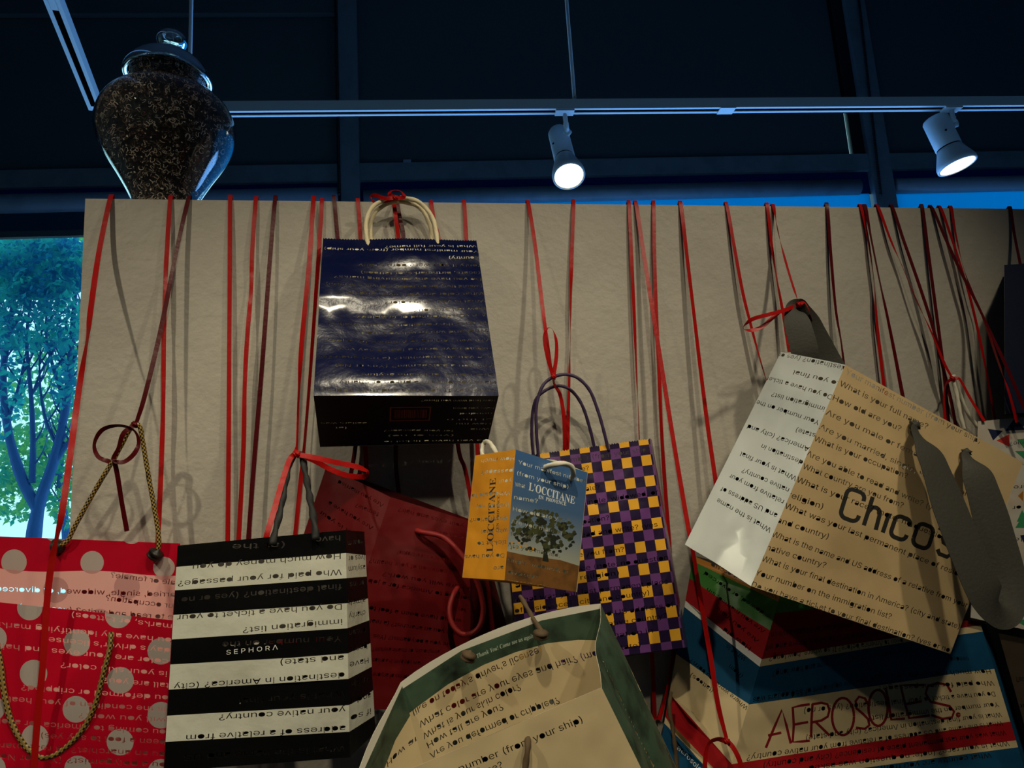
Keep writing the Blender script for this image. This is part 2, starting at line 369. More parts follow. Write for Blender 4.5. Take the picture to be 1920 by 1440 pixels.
# ------------------------------------------------------------------ lettering
_cache = {}
try:
    import os
    SANS = bpy.data.fonts.load(os.path.join(bpy.utils.system_resource('DATAFILES', path='fonts'), 'Inter.woff2'))
except Exception:
    SANS = None
def outlines(txt, offset=0.0, spacing=1.0, res=2):
    key = (txt, offset, spacing, res)
    if key in _cache: return _cache[key]
    cu = bpy.data.curves.new('t', 'FONT'); cu.body = txt; cu.size = 1; cu.fill_mode = 'NONE'; cu.resolution_u = res
    cu.offset = offset
    if SANS and max(map(ord, txt)) < 0x2000: cu.font = SANS
    cu.space_character = spacing
    ob = bpy.data.objects.new('t', cu); COL.objects.link(ob)
    dg = bpy.context.evaluated_depsgraph_get(); ev = ob.evaluated_get(dg); me = ev.to_mesh()
    V = [(v.co.x, v.co.y) for v in me.vertices]; adj = {}
    for e in me.edges:
        a, b = e.vertices; adj.setdefault(a, []).append(b); adj.setdefault(b, []).append(a)
    ev.to_mesh_clear(); bpy.data.objects.remove(ob); bpy.data.curves.remove(cu)
    seen = set(); loops = []
    for st in adj:
        if st in seen: continue
        lp = [st]; seen.add(st); cur = st
        while True:
            nx = [q for q in adj[cur] if q not in seen]
            if not nx: break
            cur = nx[0]; seen.add(cur); lp.append(cur)
        pts = []
        for i in lp:
            p = V[i]
            if not pts or (abs(p[0] - pts[-1][0]) + abs(p[1] - pts[-1][1])) > 2e-3: pts.append(p)
        if len(pts) > 2 and abs(pts[0][0] - pts[-1][0]) + abs(pts[0][1] - pts[-1][1]) < 2e-3: pts.pop()
        if len(pts) >= 3: loops.append(pts)
    def area(p): return 0.5 * sum(p[i][0] * p[(i + 1) % len(p)][1] - p[(i + 1) % len(p)][0] * p[i][1] for i in range(len(p)))
    def inside(pt, poly):
        c = False; x, y = pt
        for i in range(len(poly)):
            x1, y1 = poly[i]; x2, y2 = poly[i - 1]
            if (y1 > y) != (y2 > y) and x < (x2 - x1) * (y - y1) / (y2 - y1) + x1: c = not c
        return c
    res_ = []
    for i, p in enumerate(loops):
        ar = area(p)
        if abs(ar) < 1e-5: continue
        nest = sum(1 for j, q in enumerate(loops) if j != i and abs(area(q)) > abs(ar) and inside(p[0], q))
        if ar < 0: p = p[::-1]
        res_.append((p, nest % 2 == 1))
    xs = [x for p, _ in res_ for x, _ in p] or [0, 1]
    _cache[key] = (res_, min(xs), max(xs)); return _cache[key]
def T(txt, xs, ys, xe, ye, size, mir=False, outline=False, mt=None, thin=0.012, keep=False):
    """one line of cut (mt None) or printed letters from (xs,ys) to (xe,ye), both mid-height of the line"""
    return dict(txt=txt, a=(xs, ys), b=(xe, ye), size=size, mir=mir, outline=outline, mt=mt, thin=thin, keep=keep)
class Panel:
    def __init__(s, tl, tr, br, bl, bulge=0.0, wr=0.0015, seed=0, wsc=9):
        s.c = [Vector(tl), Vector(tr), Vector(br), Vector(bl)]; s.bulge = bulge; s.wr = wr; s.seed = seed; s.wsc = wsc
        s.w = ((s.c[1] - s.c[0]).length + (s.c[2] - s.c[3]).length) / 2
        s.h = ((s.c[0] - s.c[3]).length + (s.c[1] - s.c[2]).length) / 2
        s.N = (((s.c[1] + s.c[2]) - (s.c[0] + s.c[3])).cross((s.c[0] + s.c[1]) - (s.c[2] + s.c[3]))).normalized()
        s.fold = None; s.arch = 0.0
    def flat(s, u, v):
        return (s.c[3] * (1 - u) + s.c[2] * u) * (1 - v) + (s.c[0] * (1 - u) + s.c[1] * u) * v
    def pos(s, u, v):
        p = s.flat(u, v); uu = min(1, max(0, u)); vv = min(1, max(0, v))
        win = (4 * uu * (1 - uu)) ** 0.7 * min(1.0, vv * 5)
        d = s.bulge * 4 * uu * (1 - uu) * math.sin(math.pi * min(1, 0.12 + vv * 0.8))
        if s.wr: d += s.wr * win * noise.noise(p * s.wsc + Vector((s.seed * 7.3, s.seed, 0)))  * 2
        if s.fold: d += s.fold(uu, vv)
        if s.arch: p = p + (s.c[0] + s.c[1] - s.c[2] - s.c[3]).normalized() * s.arch * (4 * uu * (1 - uu)) ** .9 * vv * vv
        return p + s.N * d
    def nrm(s, u, v, e=0.004):
        a = s.pos(u + e, v) - s.pos(u - e, v); b = s.pos(u, v + e) - s.pos(u, v - e)
        return a.cross(b).normalized()
    def uv(s, px, py):
        u, v = 0.5, 0.5
        for _ in range(12):
            x, y = proj(s.flat(u, v)); ex, ey = px - x, py - y
            if abs(ex) + abs(ey) < 0.01: break
            h = 1e-3; ax, ay = proj(s.flat(u + h, v)); bx, by = proj(s.flat(u, v + h))
            a, b, c, d = (ax - x) / h, (bx - x) / h, (ay - y) / h, (by - y) / h
            det = a * d - b * c
            if abs(det) < 1e-6: break
            u += max(-2, min(2, (d * ex - b * ey) / det)); v += max(-2, min(2, (a * ey - c * ex) / det))
        return u, v
    def xy(s, px, py):
        u, v = s.uv(px, py); return Vector((u * s.w, v * s.h))
    def build(s, name, parent, mats, back=None, lines=(), prints=(), zig=0, grid=14, th=0.0005, edge=None, label=None):
        """mats[0] is the sheet; prints = (material, polygon in u,v) laid over it in order; lines cut through or printed"""
        mats = list(mats); vs = []; faces = []; kinds = []
        def mi(mt):
            if mt not in mats: mats.append(mt)
            return mats.index(mt)
        def face(poly, kind):
            if len(poly) < 3: return
            ar = sum(poly[i][0] * poly[(i + 1) % len(poly)][1] - poly[(i + 1) % len(poly)][0] * poly[i][1] for i in range(len(poly)))
            if ar < 0: poly = poly[::-1]
            b = len(vs); vs.extend(Vector((p[0], p[1])) for p in poly); faces.append(list(range(b, b + len(poly)))); kinds.append(kind)
        w, h = s.w, s.h; out = []
        for i in range(grid): out.append((w * i / grid, 0))
        for i in range(grid): out.append((w, h * i / grid))
        if zig:
            for i in range(zig): out += [(w * (1 - i / zig), h), (w * (1 - (i + 0.5) / zig), h - w / zig * 0.45)]
        else:
            for i in range(grid): out.append((w * (1 - i / grid), h))
        for i in range(grid): out.append((0, h * (1 - i / grid)))
        face(out, ('sheet',))
        for mt, poly in prints: face([(u * w, v * h) for u, v in poly], ('print', mi(mt)))
        for ln in lines:
            lo, x0, x1 = outlines(ln['txt'], ln['thin'])
            A = s.xy(*ln['a']); B = s.xy(*ln['b']); e = B - A; L = e.length
            if L < 1e-6: continue
            e /= L; nn = Vector((-e.y, e.x)) * (-1 if ln['mir'] else 1)
            uv = s.uv((ln['a'][0] + ln['b'][0]) / 2, (ln['a'][1] + ln['b'][1]) / 2)
            sy = ln['size'] * depth(s.flat(*uv)) / FPX; sx = L / (x1 - x0); A = A - nn * sy * 0.36
            hole = None
            for poly, counter in lo:
                q = [A + e * ((x - x0) * sx) + nn * (y * sy) for x, y in poly]
                cx = sum(p.x for p in q) / len(q); cy = sum(p.y for p in q) / len(q)
                if not (-0.01 * w < cx < 1.01 * w and -0.01 * h < cy < 1.01 * h): continue
                if ln['mt'] is not None:
                    face(q, ('unprint',) if counter else ('print', mi(ln['mt'])))
                elif ln['outline']:
                    if counter and hole is None: continue
                    hk = len(kinds); face(q, ('island', hole) if counter else ('hole',))
                    if not counter: hole = hk
                    d = 0.055 * sy * (-1 if counter else 1)
                    ar = sum(q[i].x * q[(i + 1) % len(q)].y - q[(i + 1) % len(q)].x * q[i].y for i in range(len(q)))
                    if ar < 0: q = q[::-1]
                    r = []
                    for i in range(len(q)):
                        a = (q[i] - q[i - 1]); b = (q[(i + 1) % len(q)] - q[i])
                        if a.length < 1e-9 or b.length < 1e-9: continue
                        t = (a.normalized() + b.normalized())
                        if t.length < 1e-3: continue
                        t.normalize(); r.append(q[i] + Vector((-t.y, t.x)) * d)
                    def sar(z): return sum(z[i].x * z[(i + 1) % len(z)].y - z[(i + 1) % len(z)].x * z[i].y for i in range(len(z)))
                    if len(r) > 2 and sar(r) * sar(q) > 0 and (0.15 < sar(r) / sar(q) < 0.97 or counter):
                        face(r, ('hole2',) if counter else ('island', hk))
                elif not counter: face(q, ('hole',))
        nb = len(vs)
        for i in range(1, grid):
            for j in range(1, grid):
                vs.append(Vector((w * (i + 0.3 * random.uniform(-1, 1)) / grid, h * (j + 0.3 * random.uniform(-1, 1)) / grid)))
        V, E, Fc, ov, oe, of = delaunay_2d_cdt(vs, [], faces, 0, 1e-7)
        keep = []; midx = []
        for f, o in zip(Fc, of):
            if 0 not in o: continue
            cur = 0; prev = 0; cut = False; hs = set()
            for k in sorted(o):
                kd = kinds[k]
                if kd[0] == 'print': prev = cur; cur = kd[1]
                elif kd[0] == 'unprint': cur = prev
                elif kd[0] in ('hole', 'hole2'): cut = True; hs.add(k)
                elif kd[0] == 'island' and kd[1] in hs: cut = False
            if cut: continue
            keep.append(tuple(f)); midx.append(cur)
        P = []; NN = []; UV = []
        for p in V:
            u, v = p.x / w, p.y / h; P.append(s.pos(u, v)); NN.append(s.nrm(u, v)); UV.append((u, v))
        n = len(P); fl = list(keep); ml = list(midx)
        bk = None if back is None else mi(back)
        P2 = P + [p - q * th for p, q in zip(P, NN)]; N2 = NN + [-q for q in NN]; U2 = UV + UV
        fl += [tuple(i + n for i in f[::-1]) for f in keep]; ml += [m_ if bk is None else bk for m_ in midx]
        # paper edge along the outline
        cnt = {}
        for f in keep:
            for a, b in zip(f, f[1:] + f[:1]): cnt[(a, b)] = 1
        em = mi(edge) if edge else None
        for (a, b) in cnt:
            if (b, a) in cnt: continue
            ua, ub = UV[a], UV[b]
            if not ((ua[0] < 1e-4 and ub[0] < 1e-4) or (ua[0] > 1 - 1e-4 and ub[0] > 1 - 1e-4) or (ua[1] > 0.97 and ub[1] > 0.97) or (ua[1] < 1e-4 and ub[1] < 1e-4)): continue
            k = len(P2); q = (P[b] - P[a]).cross(NN[a]); q = q.normalized() if q.length > 1e-9 else NN[a]
            P2 += [P[a], P[b], P2[b + n], P2[a + n]]; N2 += [q] * 4; U2 += [ua, ub, ub, ua]
            fl.append((k + 1, k, k + 3, k + 2)); ml.append(em if em is not None else 0)
        ob = meshobj(name, P2, fl, mats, parent, True, ml, U2)
        ob.data.normals_split_custom_set_from_vertices([tuple(x) for x in N2])
        if label: ob['label'] = label
        return ob
def band(v0l, v0r, v1l, v1r, u0=0, u1=1):
    return [(u0, v0l), (u1, v0r), (u1, v1r), (u0, v1l)]
def pxpoly(pan, pts): return [pan.uv(*p) for p in pts]
def disc(cx, cy, r, n=28): return [(cx + r * math.cos(2 * math.pi * i / n), cy + r * math.sin(2 * math.pi * i / n)) for i in range(n)]
def stroke(pts, wd):
    """one polygon around an open polyline of pixels"""
    L = []; R = []; K = len(pts)
    for i in range(K):
        a = Vector(pts[max(0, i - 1)]); b = Vector(pts[min(K - 1, i + 1)]); t = (b - a).normalized(); nn = Vector((-t.y, t.x)) * wd / 2; p = Vector(pts[i])
        L.append(p + nn); R.append(p - nn)
    return [tuple(p) for p in L + R[::-1]]
def ell(cx, cy, rx, ry, a0, a1, n=14, rot=0):
    o = []
    for i in range(n + 1):
        a = math.radians(a0 + (a1 - a0) * i / n); x, y = rx * math.cos(a), ry * math.sin(a); c, s_ = math.cos(math.radians(rot)), math.sin(math.radians(rot))
        o.append((cx + x * c - y * s_, cy + x * s_ + y * c))
    return o
# ================================================================== THE ROOM
XL = W(160, 372).x
def structure(o): o['kind'] = 'structure'; return o
WT = 0.17
structure(MB().box((XL, YW, 0), (3.4, YW + WT, ZTOP)).build('wall_display', M_WALL))
# window wall, turned a little against the display wall
TH = math.radians(-4.7); YG = 4.35
WF = Matrix.Translation((0, YG, 0)) @ Matrix.Rotation(TH, 4, 'Z')
WFi = WF.inverted(); WN = (WF.to_3x3() @ Vector((0, 1, 0)))
def uz(px, py):
    p = WFi @ hit(px, py, Vector((0, YG, 0)), WN); return p.x, p.z
def wbox(name, u0_, u1_, z0, z1, d0, d1, mt, parent=None):
    return MB().box((u0_, d0, z0), (u1_, d1, z1), WF).build(name, mt, parent)
UL, UR, ZC = -6.0, 6.5, 5.6
structure(MB().box((-7, -4, -0.05), (7.5, 6, 0)).build('floor', M_FLOOR))
structure(MB().box((-7, -4, ZC), (7.5, 6, ZC + 0.05)).build('ceiling', M_CEIL))
structure(MB().box((-7, -4.1, 0), (7.5, -4, ZC)).build('wall_rear', M_ROOM))
structure(MB().box((-7.1, -4, 0), (-7, 6, ZC)).build('wall_left', M_ROOM))
structure(MB().box((7.5, -4, 0), (7.6, 6, ZC)).build('wall_right', M_ROOM))
ua0, _ = uz(640, 200); ua1, _ = uz(674, 200)
ub0, _ = uz(1600, 200); ub1, _ = uz(1637, 200)
zt1 = uz(1000, 310)[1]; zt0 = uz(1000, 341)[1]; zc1 = uz(1000, 358)[1]
zc0 = uz(1800, 367)[1]; zcas1 = uz(1800, 340)[1]
structure(wbox('trim_1', ua0, ua1, 0, ZC, -0.09, 0.05, M_FRAME))
structure(wbox('trim_2', ub0, ub1, 0, ZC, -0.09, 0.05, M_FRAME))
structure(wbox('trim_3', UL - 1, UR + 1, zt0, zt1, -0.07, 0.05, M_FRAME))
structure(wbox('trim_4', UL - 1, UR + 1, 0, 0.75, -0.02, 0.05, M_FRAME))
# window panes: one below the transom, one above it
structure(wbox('window_1', UL - 1, UR + 1, 0.75, zt0, 0.012, 0.02, M_PANE))
structure(wbox('window_2', UL - 1, UR + 1, zt1, ZC, 0.012, 0.02, M_PANE))
bays = [(UL - 1, ua0), (ua1, ub0), (ub1, UR + 1)]
top_labels = ['dark navy roller blind covering the upper window above the glass jar',
              'dark navy roller blind in the middle upper bay between the two mullions',
              'dark navy roller blind in the upper bay behind the spotlight at the right edge']
low_labels = ['rolled up navy blind at the top of the bright window with trees',
              'blue glowing lower blind in the middle bay, only its top edge above the white wall',
              'bright blue lower blind right of the right-hand mullion above the wall']
zval = uz(300, 38)[1]
zl = {}
for i, (a, b) in enumerate(bays):
    r = empty('roller_blind', WF @ Vector(((a + b) / 2, -0.03, zt1 + 0.01)), top_labels[i], 'blind', 'blackout blinds of the upper windows')
    wbox('fabric', a - 0.01, b - (0.085 if i == 1 else -0.01), zt1 - 0.01, ZC - 0.02, -0.02, -0.017, M_BLIND, r)
    if i == 1:
        zs = uz(1590, 214)[1]
        MB().box((b - 0.078, -0.05, zt1 - 0.01), (b, -0.01, ZC), WF).box((b - 0.09, -0.016, zs), (b - 0.07, -0.01, ZC), WF).build('side_channel', M_CHAIN, r)
    if i == 0: wbox('valance', a, b, zval, ZC - 0.02, -0.065, -0.025, M_BLIND, r)
    r2 = empty('roller_blind', WF @ Vector(((a + b) / 2, -0.05, zcas1)), low_labels[i], 'blind', 'blinds of the lower windows')
    zz1, zz0 = (zcas1 - 0.0, zc0) if i else (uz(80, 372)[1], uz(80, 406)[1])
    c = MB(); yc = -0.055; rr = (zz1 - zz0) / 2; fr = WF @ Matrix.Translation((a + 0.02, yc, (zz1 + zz0) / 2)) @ Matrix.Rotation(math.pi / 2, 4, 'Y')
    c.lathe([(rr, 0), (rr, b - a - 0.04 - (0.06 if i == 1 else 0))], fr, 24); c.build('roller_tube', M_FRAME, r2, True)
    if i:
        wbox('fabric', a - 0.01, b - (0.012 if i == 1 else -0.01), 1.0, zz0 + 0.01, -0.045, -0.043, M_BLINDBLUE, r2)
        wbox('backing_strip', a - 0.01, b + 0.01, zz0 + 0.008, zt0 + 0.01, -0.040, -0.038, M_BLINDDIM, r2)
    else:
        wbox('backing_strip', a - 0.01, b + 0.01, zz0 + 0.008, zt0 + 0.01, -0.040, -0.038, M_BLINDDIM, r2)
        z1, z0 = uz(80, 440)[1], uz(80, 451)[1]
        wbox('bottom_bar', a + 0.02, b - 0.02, z0, z1, -0.06, -0.03, M_BLIND, r2)
        wbox('fabric', a + 0.02, b - 0.02, z1, zz0 + 0.01, -0.047, -0.044, mat('dim_teal_fabric', (0.02, 0.05, 0.07), 0.6, translucent=0.5, tcol=(0.01, 0.09, 0.16)), r2)
# bead chains beside the mullions
def chain(px0, px1, label):
    c = MB()
    u_, z_ = uz(px0, 0); u2, z2 = uz(px1, 382)
    n = 90
    for k in range(n):
        t = k / n; p = WF @ Vector((u_ + (u2 - u_) * t, -0.11, z_ + (z2 - z_) * t))
        r = 0.011
        c.add([p + Vector(q) * r for q in ((1, 0, 0), (0, 1, 0), (-1, 0, 0), (0, -1, 0), (0, 0, 1.6), (0, 0, -1.6))],
              [(0, 1, 4), (1, 2, 4), (2, 3, 4), (3, 0, 4), (1, 0, 5), (2, 1, 5), (3, 2, 5), (0, 3, 5)])
    tag(c.build('bead_chain', M_CHAIN, None, True), label, 'blind chain', 'bead chains of the blinds')
chain(634, 641, 'black bead chain hanging beside the mullion above the blue bag')
chain(1592, 1634, 'black bead chain hanging beside the mullion left of the right spotlight')
# small pale sticker on the transom
u_, z_ = uz(764, 312)
tag(wbox('sticker', u_ - 0.02, u_ + 0.025, zt1 - 0.002, zt1 + 0.014, -0.078, -0.071, M_TAG), 'small pale paper scrap stuck on the transom above the blue bag', 'sticker')
# outside
structure(MB().box((-25, YG + 0.6, -0.4), (25, 45, -0.3)).build('floor_outside', M_GROUND))
# ---- trees
def tree(name, label, branches, Y, leaves, lm, seed, r_scale=0.72, lsize=0.05):
    rnd = random.Random(seed)
    def at(px, py, dy=0): return hit(px, py, Vector((0, Y + dy, 0)), Vector((0, 1, 0)))
    base = at(*branches[0][0][0][:2])
    root = empty(name, Vector((base.x, Y, -0.3)), label, 'tree')
    mb = MB(); branches = list(branches)
    for pts, ra, rb in list(branches):
        for _ in range(5):
            k = rnd.randrange(1, len(pts)); t = rnd.random(); x = pts[k - 1][0] * (1 - t) + pts[k][0] * t; y = pts[k - 1][1] * (1 - t) + pts[k][1] * t
            sd = rnd.choice((-1, 1)); l = rnd.uniform(25, 60)
            branches.append(([(x, y), (x + sd * l * .45, y - l * .7), (x + sd * l * .65, y - l * 1.4, rnd.uniform(-.4, .4))], 0.016, 0.005))
    for pts, ra, rb in branches:
        path = catmull([at(p[0], p[1], p[2] if len(p) > 2 else 0) for p in pts], 6); TT = frames(path); x = TT[0].orthogonal().normalized(); sg = 8
        b = len(mb.v)
        for i, p in enumerate(path):
            x = (x - TT[i] * x.dot(TT[i])).normalized(); y = TT[i].cross(x); r = (ra + (rb - ra) * i / (len(path) - 1)) * r_scale
            r *= 1 + 0.15 * noise.noise(p * 3)
            mb.v += [p + (x * math.cos(2 * math.pi * k / sg) + y * math.sin(2 * math.pi * k / sg)) * r for k in range(sg)]
        for i in range(len(path) - 1):
            for k in range(sg):
                k2 = (k + 1) % sg; mb.f.append((b + i * sg + k, b + i * sg + k2, b + (i + 1) * sg + k2, b + (i + 1) * sg + k)); mb.m.append(0)
    mb.build('trunk', M_BARK, root, True)
    lf = MB()
    for (cx, cy, rx, ry, cnt) in leaves:
        for _ in range(int(cnt * 2.6)):
            a = rnd.uniform(0, 2 * math.pi); q = math.sqrt(rnd.random())
            p = at(cx + rx * q * math.cos(a), cy + ry * q * math.sin(a), rnd.uniform(-1.0, 1.2))
            d = Vector((rnd.gauss(0, 1), rnd.gauss(0, 1) - .5, rnd.gauss(0, 1))).normalized(); e = d.orthogonal().normalized()
            e = (Matrix.Rotation(rnd.uniform(0, 6.28), 3, d) @ e); f = d.cross(e); l = lsize * rnd.uniform(0.6, 1.3)
            lf.add([p - e * l, p + f * l * 0.45, p + e * l, p - f * l * 0.45], [(0, 1, 2, 3)])
    o = lf.build('foliage', lm, root); o['kind'] = 'stuff'
tree('forked_tree', 'forked tree with blue-grey trunk close outside the left window',
     [([(58, 1060), (66, 985), (78, 930), (105, 850), (126, 745), (134, 640), (142, 540)], 0.115, 0.03),
      ([(72, 960), (38, 890), (14, 800), (6, 700), (20, 600), (30, 520)], 0.085, 0.025),
      ([(100, 870), (128, 830), (160, 790)], 0.05, 0.02),
      ([(60, 905), (62, 830), (58, 740), (50, 640), (58, 560)], 0.05, 0.018),
      ([(124, 760), (100, 690), (86, 620), (92, 540)], 0.03, 0.012), ([(14, 790), (36, 720), (48, 660)], 0.03, 0.01),
      ([(130, 700), (152, 640), (170, 590)], 0.025, 0.01), ([(108, 840), (84, 780), (74, 700), (80, 600)], 0.03, 0.01),
      ([(60, 740), (80, 690), (110, 640)], 0.02, 0.008), ([(10, 690), (-8, 620), (-10, 560)], 0.022, 0.01)],
     9.0, [(75, 500, 120, 62, 1900), (60, 600, 110, 60, 520), (-10, 700, 60, 130, 260), (140, 690, 50, 90, 200)], M_LEAF_T, 3)
tree('slender_tree', 'slender leafy tree behind the forked tree outside the left window',
     [([(128, 1060), (122, 980), (112, 900), (118, 800), (110, 700)], 0.09, 0.03), ([(112, 900), (92, 850), (85, 790)], 0.04, 0.015)],
     12.5, [(130, 880, 60, 110, 420), (40, 860, 60, 60, 330), (20, 930, 70, 50, 260), (100, 730, 90, 120, 420), (60, 480, 130, 70, 700)], M_LEAF_G, 5, 0.8, 0.062)
# ================================================================== TRACK LIGHTS
TT_ = math.radians(-4.1)
pt = CAM + ray(1080, 200) * (2.45 / ray(1080, 200).dot(fwd))
ZTR = pt.z
def onz(px, py, z): return hit(px, py, Vector((0, 0, z)), Vector((0, 0, 1)))
def trackbar(name, A, B, label):
    d = (B - A); L = d.length; d.normalize(); y = Vector((0, 0, 1)).cross(d)
    fr = Matrix((d, y, Vector((0, 0, 1)))).transposed().to_4x4(); fr.translation = A
    root = empty(name, A, label, 'light track')
    b = MB(); hw = 0.018
    b.box((0, -hw, 0.004), (L, hw, 0.034), fr); b.box((0, -hw, 0), (L, -0.008, 0.004), fr); b.box((0, 0.008, 0), (L, hw, 0.004), fr)
    b.build('rail', M_METAL, root)
    MB().box((0.02, -0.008, 0.0030), (L - 0.02, 0.008, 0.0036), fr).build('slot', M_SLOT, root)
    return root, fr, L
TA = onz(196, 216, ZTR); 
tdir = Vector((math.cos(TT_), math.sin(TT_), 0))
yb = onz(1080, 209, ZTR)
A = yb - tdir * ((yb - TA).dot(tdir)); B = yb + tdir * 2.2
rail, RF, RL = trackbar('light_track', A, B, 'long white light track running across the photo above the display wall')
A2 = A + Vector((-0.018, -0.0225, 0)); B2 = onz(96, 0, ZTR); B2 = A2 + (B2 - A2) * 2.4
rail2, RF2, RL2 = trackbar('light_track', A2, B2, 'white light track running towards us at upper left behind the jar')
def rpos(px):   # point on the long track under pixel column px
    best = min((abs(proj(A + tdir * (k * 0.002))[0] - px), k) for k in range(0, 2000)); return A + tdir * best[1] * 0.002
# coupling plate in the rail and plates on the short rail
p = rpos(1362); MB().box((-0.026, -0.02, -0.003), (0.026, 0.02, 0.0), Matrix.Translation(p) @ Matrix.Rotation(TT_, 4, 'Z')).build('coupling', M_METAL, rail)
MB().box((RL2 * 0.385, -0.0085, 0.0), (RL2 * 0.44, 0.0085, 0.0035), RF2).build('end_feed', M_METAL, rail2)
# suspension rods
for px, px_top, lab in ((354, 356, 'thin white suspension rod of the light track right of the jar lid'), (1079, 1065, 'thin white suspension rod of the light track above the blue bag side of the room')):
    q = rpos(px); c = MB()
    c.lathe([(0.006, 0.03), (0.006, ZC - q.z)], Matrix.Translation(q), 10)
    c.build('suspension_rod', M_METAL, rail, True)
def tracklamp(px_plate, body0, face, rface, squash, label):
    base = rpos(px_plate); dz = depth(base)
    root = empty('track_spotlight', base, label, 'spotlight', 'white track spotlights behind the display wall')
    MB().box((-0.030, -0.017, -0.006), (0.030, 0.017, 0.001), Matrix.Translation(base) @ Matrix.Rotation(TT_, 4, 'Z')).build('adapter', M_METAL, root)
    def at(p): r = ray(*p); return CAM + r * (dz / r.dot(fwd))
    a, b = at(body0), at(face)
    img = (b - a); img = (img - fwd * img.dot(fwd)).normalized(); toward = -ray(*face)
    img = (img - toward * img.dot(toward)).normalized()
    al = math.acos(squash); d = toward * math.cos(al) + img * math.sin(al)
    L = (b - a).length / max(0.25, math.sin(al)); rf = rface * dz / FPX
    start = b - d * L
    fr = frame_dir(start, d)
    body = MB(); rb = rf * 0.66
    body.lathe([(rb * 0.2, 0), (rb * 0.93, 0.0), (rb, 0.006), (rb, L * 0.60), (rb * 0.97, L * 0.605)], fr, 40); body.build('lamp_body', M_METAL, root, True)
    g = MB(); g.lathe([(rb * 0.93, L * 0.60), (rb * 0.93, L * 0.635)], fr, 40); g.build('gap_ring', M_SLOT, root, True)
    hd = MB(); hd.lathe([(rb * 0.98, L * 0.63), (rb * 1.05, L * 0.68), (rf * 0.95, L * 0.88), (rf, L * 0.93), (rf, L * 0.99), (rf * 0.9, L), (rf * 0.88, L * 0.985)], fr, 40); hd.build('lamp_hood', M_METAL, root, True)
    fc = MB(); fc.lathe([(rf * 0.88, L * 0.984), (rf * 0.6, L * 1.004), (rf * 0.25, L * 1.012), (0.001, L * 1.014)], fr, 40, cap=False); fc.build('bulb_face', M_BULB, root, True)
    return root, fr, L, rb, base
def stem(root, base, fr, L, rb, side, hfrac):
    j = fr @ Vector((rb * 1.12 * side[0], rb * 1.12 * side[1], L * hfrac))
    c = MB(); dd = (j - base); c.lathe([(0.0075, 0), (0.0075, dd.length * 0.55), (0.009, dd.length * 0.56), (0.009, dd.length)], frame_dir(base, dd), 16)
    c.build('stem', M_METAL, root, True)
    k = MB(); ax = (fr.to_3x3() @ Vector((side[0], side[1], 0))); k.lathe([(0.004, -0.016), (0.013, -0.014), (0.013, 0.010), (0.004, 0.012)], frame_dir(j, ax), 20); k.build('swivel_joint', M_METAL, root, True)
    s_ = MB(); q = fr @ Vector((rb * 1.0 * -side[1] * 1.0, rb * 1.0 * side[0], L * 0.36))
    s_.lathe([(0.0035, -0.004), (0.0035, 0.002)], frame_dir(q, q - (fr @ Vector((0, 0, L * 0.36)))), 12); s_.build('set_screw', M_SLOT, root)
r_, fr, L, rb, base = tracklamp(1058, (1046, 246), (1067, 331), 31, 0.80, 'white track spotlight with its lit face turned towards us, above the purple and gold bag')
cam_l = fr.to_3x3().inverted() @ RT; sd = Vector((cam_l.x, cam_l.y)).normalized(); bk_ = fr.to_3x3().inverted() @ (-fwd); sb = Vector((bk_.x, bk_.y)).normalized()
sv = (sd * 0.55 + sb * 0.8).normalized(); stem(r_, base, fr, L, rb, sv, 0.22)
r_, fr, L, rb, base = tracklamp(1783, (1752, 222), (1796, 312), 35, 0.32, 'white track spotlight shining sideways at the right edge of the photo')
cam_l = fr.to_3x3().inverted() @ RT; sd = Vector((cam_l.x, cam_l.y)).normalized(); bk_ = fr.to_3x3().inverted() @ (-fwd); sb = Vector((bk_.x, bk_.y)).normalized()
sv = (sd * 0.95 + sb * 0.3).normalized(); stem(r_, base, fr, L, rb, sv, 0.22)
# ================================================================== GLASS JAR
jc = hit(309, 371, Vector((0, YW + 0.082, 0)), Vector((0, 1, 0))); jc.z = ZTOP
ps = depth(jc) / FPX; KV = 1.035
JF = Matrix.Translation(jc)
jar = empty('glass_jar', jc, 'round lidded glass jar full of dark paper letter scraps on the wall top', 'jar')
def J(prof): return [(r * ps, h * ps * KV) for r, h in prof]
outer = [(0.5, 0), (54, 0), (59, 3), (56, 10), (57, 22), (66, 45), (86, 80), (106, 112), (119, 140), (125, 166), (122, 194), (110, 218), (92, 235), (76, 245), (69, 252), (68, 262), (69, 272)]
def smooth_prof(p, n=4):
    q = catmull([Vector((a, b, 0)) for a, b in p], n); return [(max(0.3, v.x), v.y) for v in q]
op = smooth_prof(outer)
inner = [(max(0.5, r - 3.2), max(7, h)) for r, h in op]
mb = MB(); mb.lathe(J(op + inner[::-1]), JF, 64, cap=False); mb.build('jar_body', M_GLASS, jar, True)
lid_o = smooth_prof([(72, 273), (79, 272), (81, 277), (78, 288), (66, 305), (46, 321), (30, 329), (19, 333), (13, 338)]) + smooth_prof([(14, 340), (22, 343), (28, 352), (27, 361), (19, 369), (0.5, 371)])
lid_i = [(max(0.5, r - 3), h - 3) for r, h in smooth_prof([(74, 279), (72, 288), (62, 302), (44, 317), (28, 325), (0.5, 329)])]
LT = JF @ Matrix.Translation((0, 0, 272 * ps * KV)) @ Matrix.Rotation(math.radians(4), 4, 'Y') @ Matrix.Translation((0, 0, -272 * ps * KV))
mb = MB(); mb.lathe(J(lid_o[::-1] + lid_i), LT, 64, cap=False); mb.build('jar_lid', M_GLASS, jar, True)
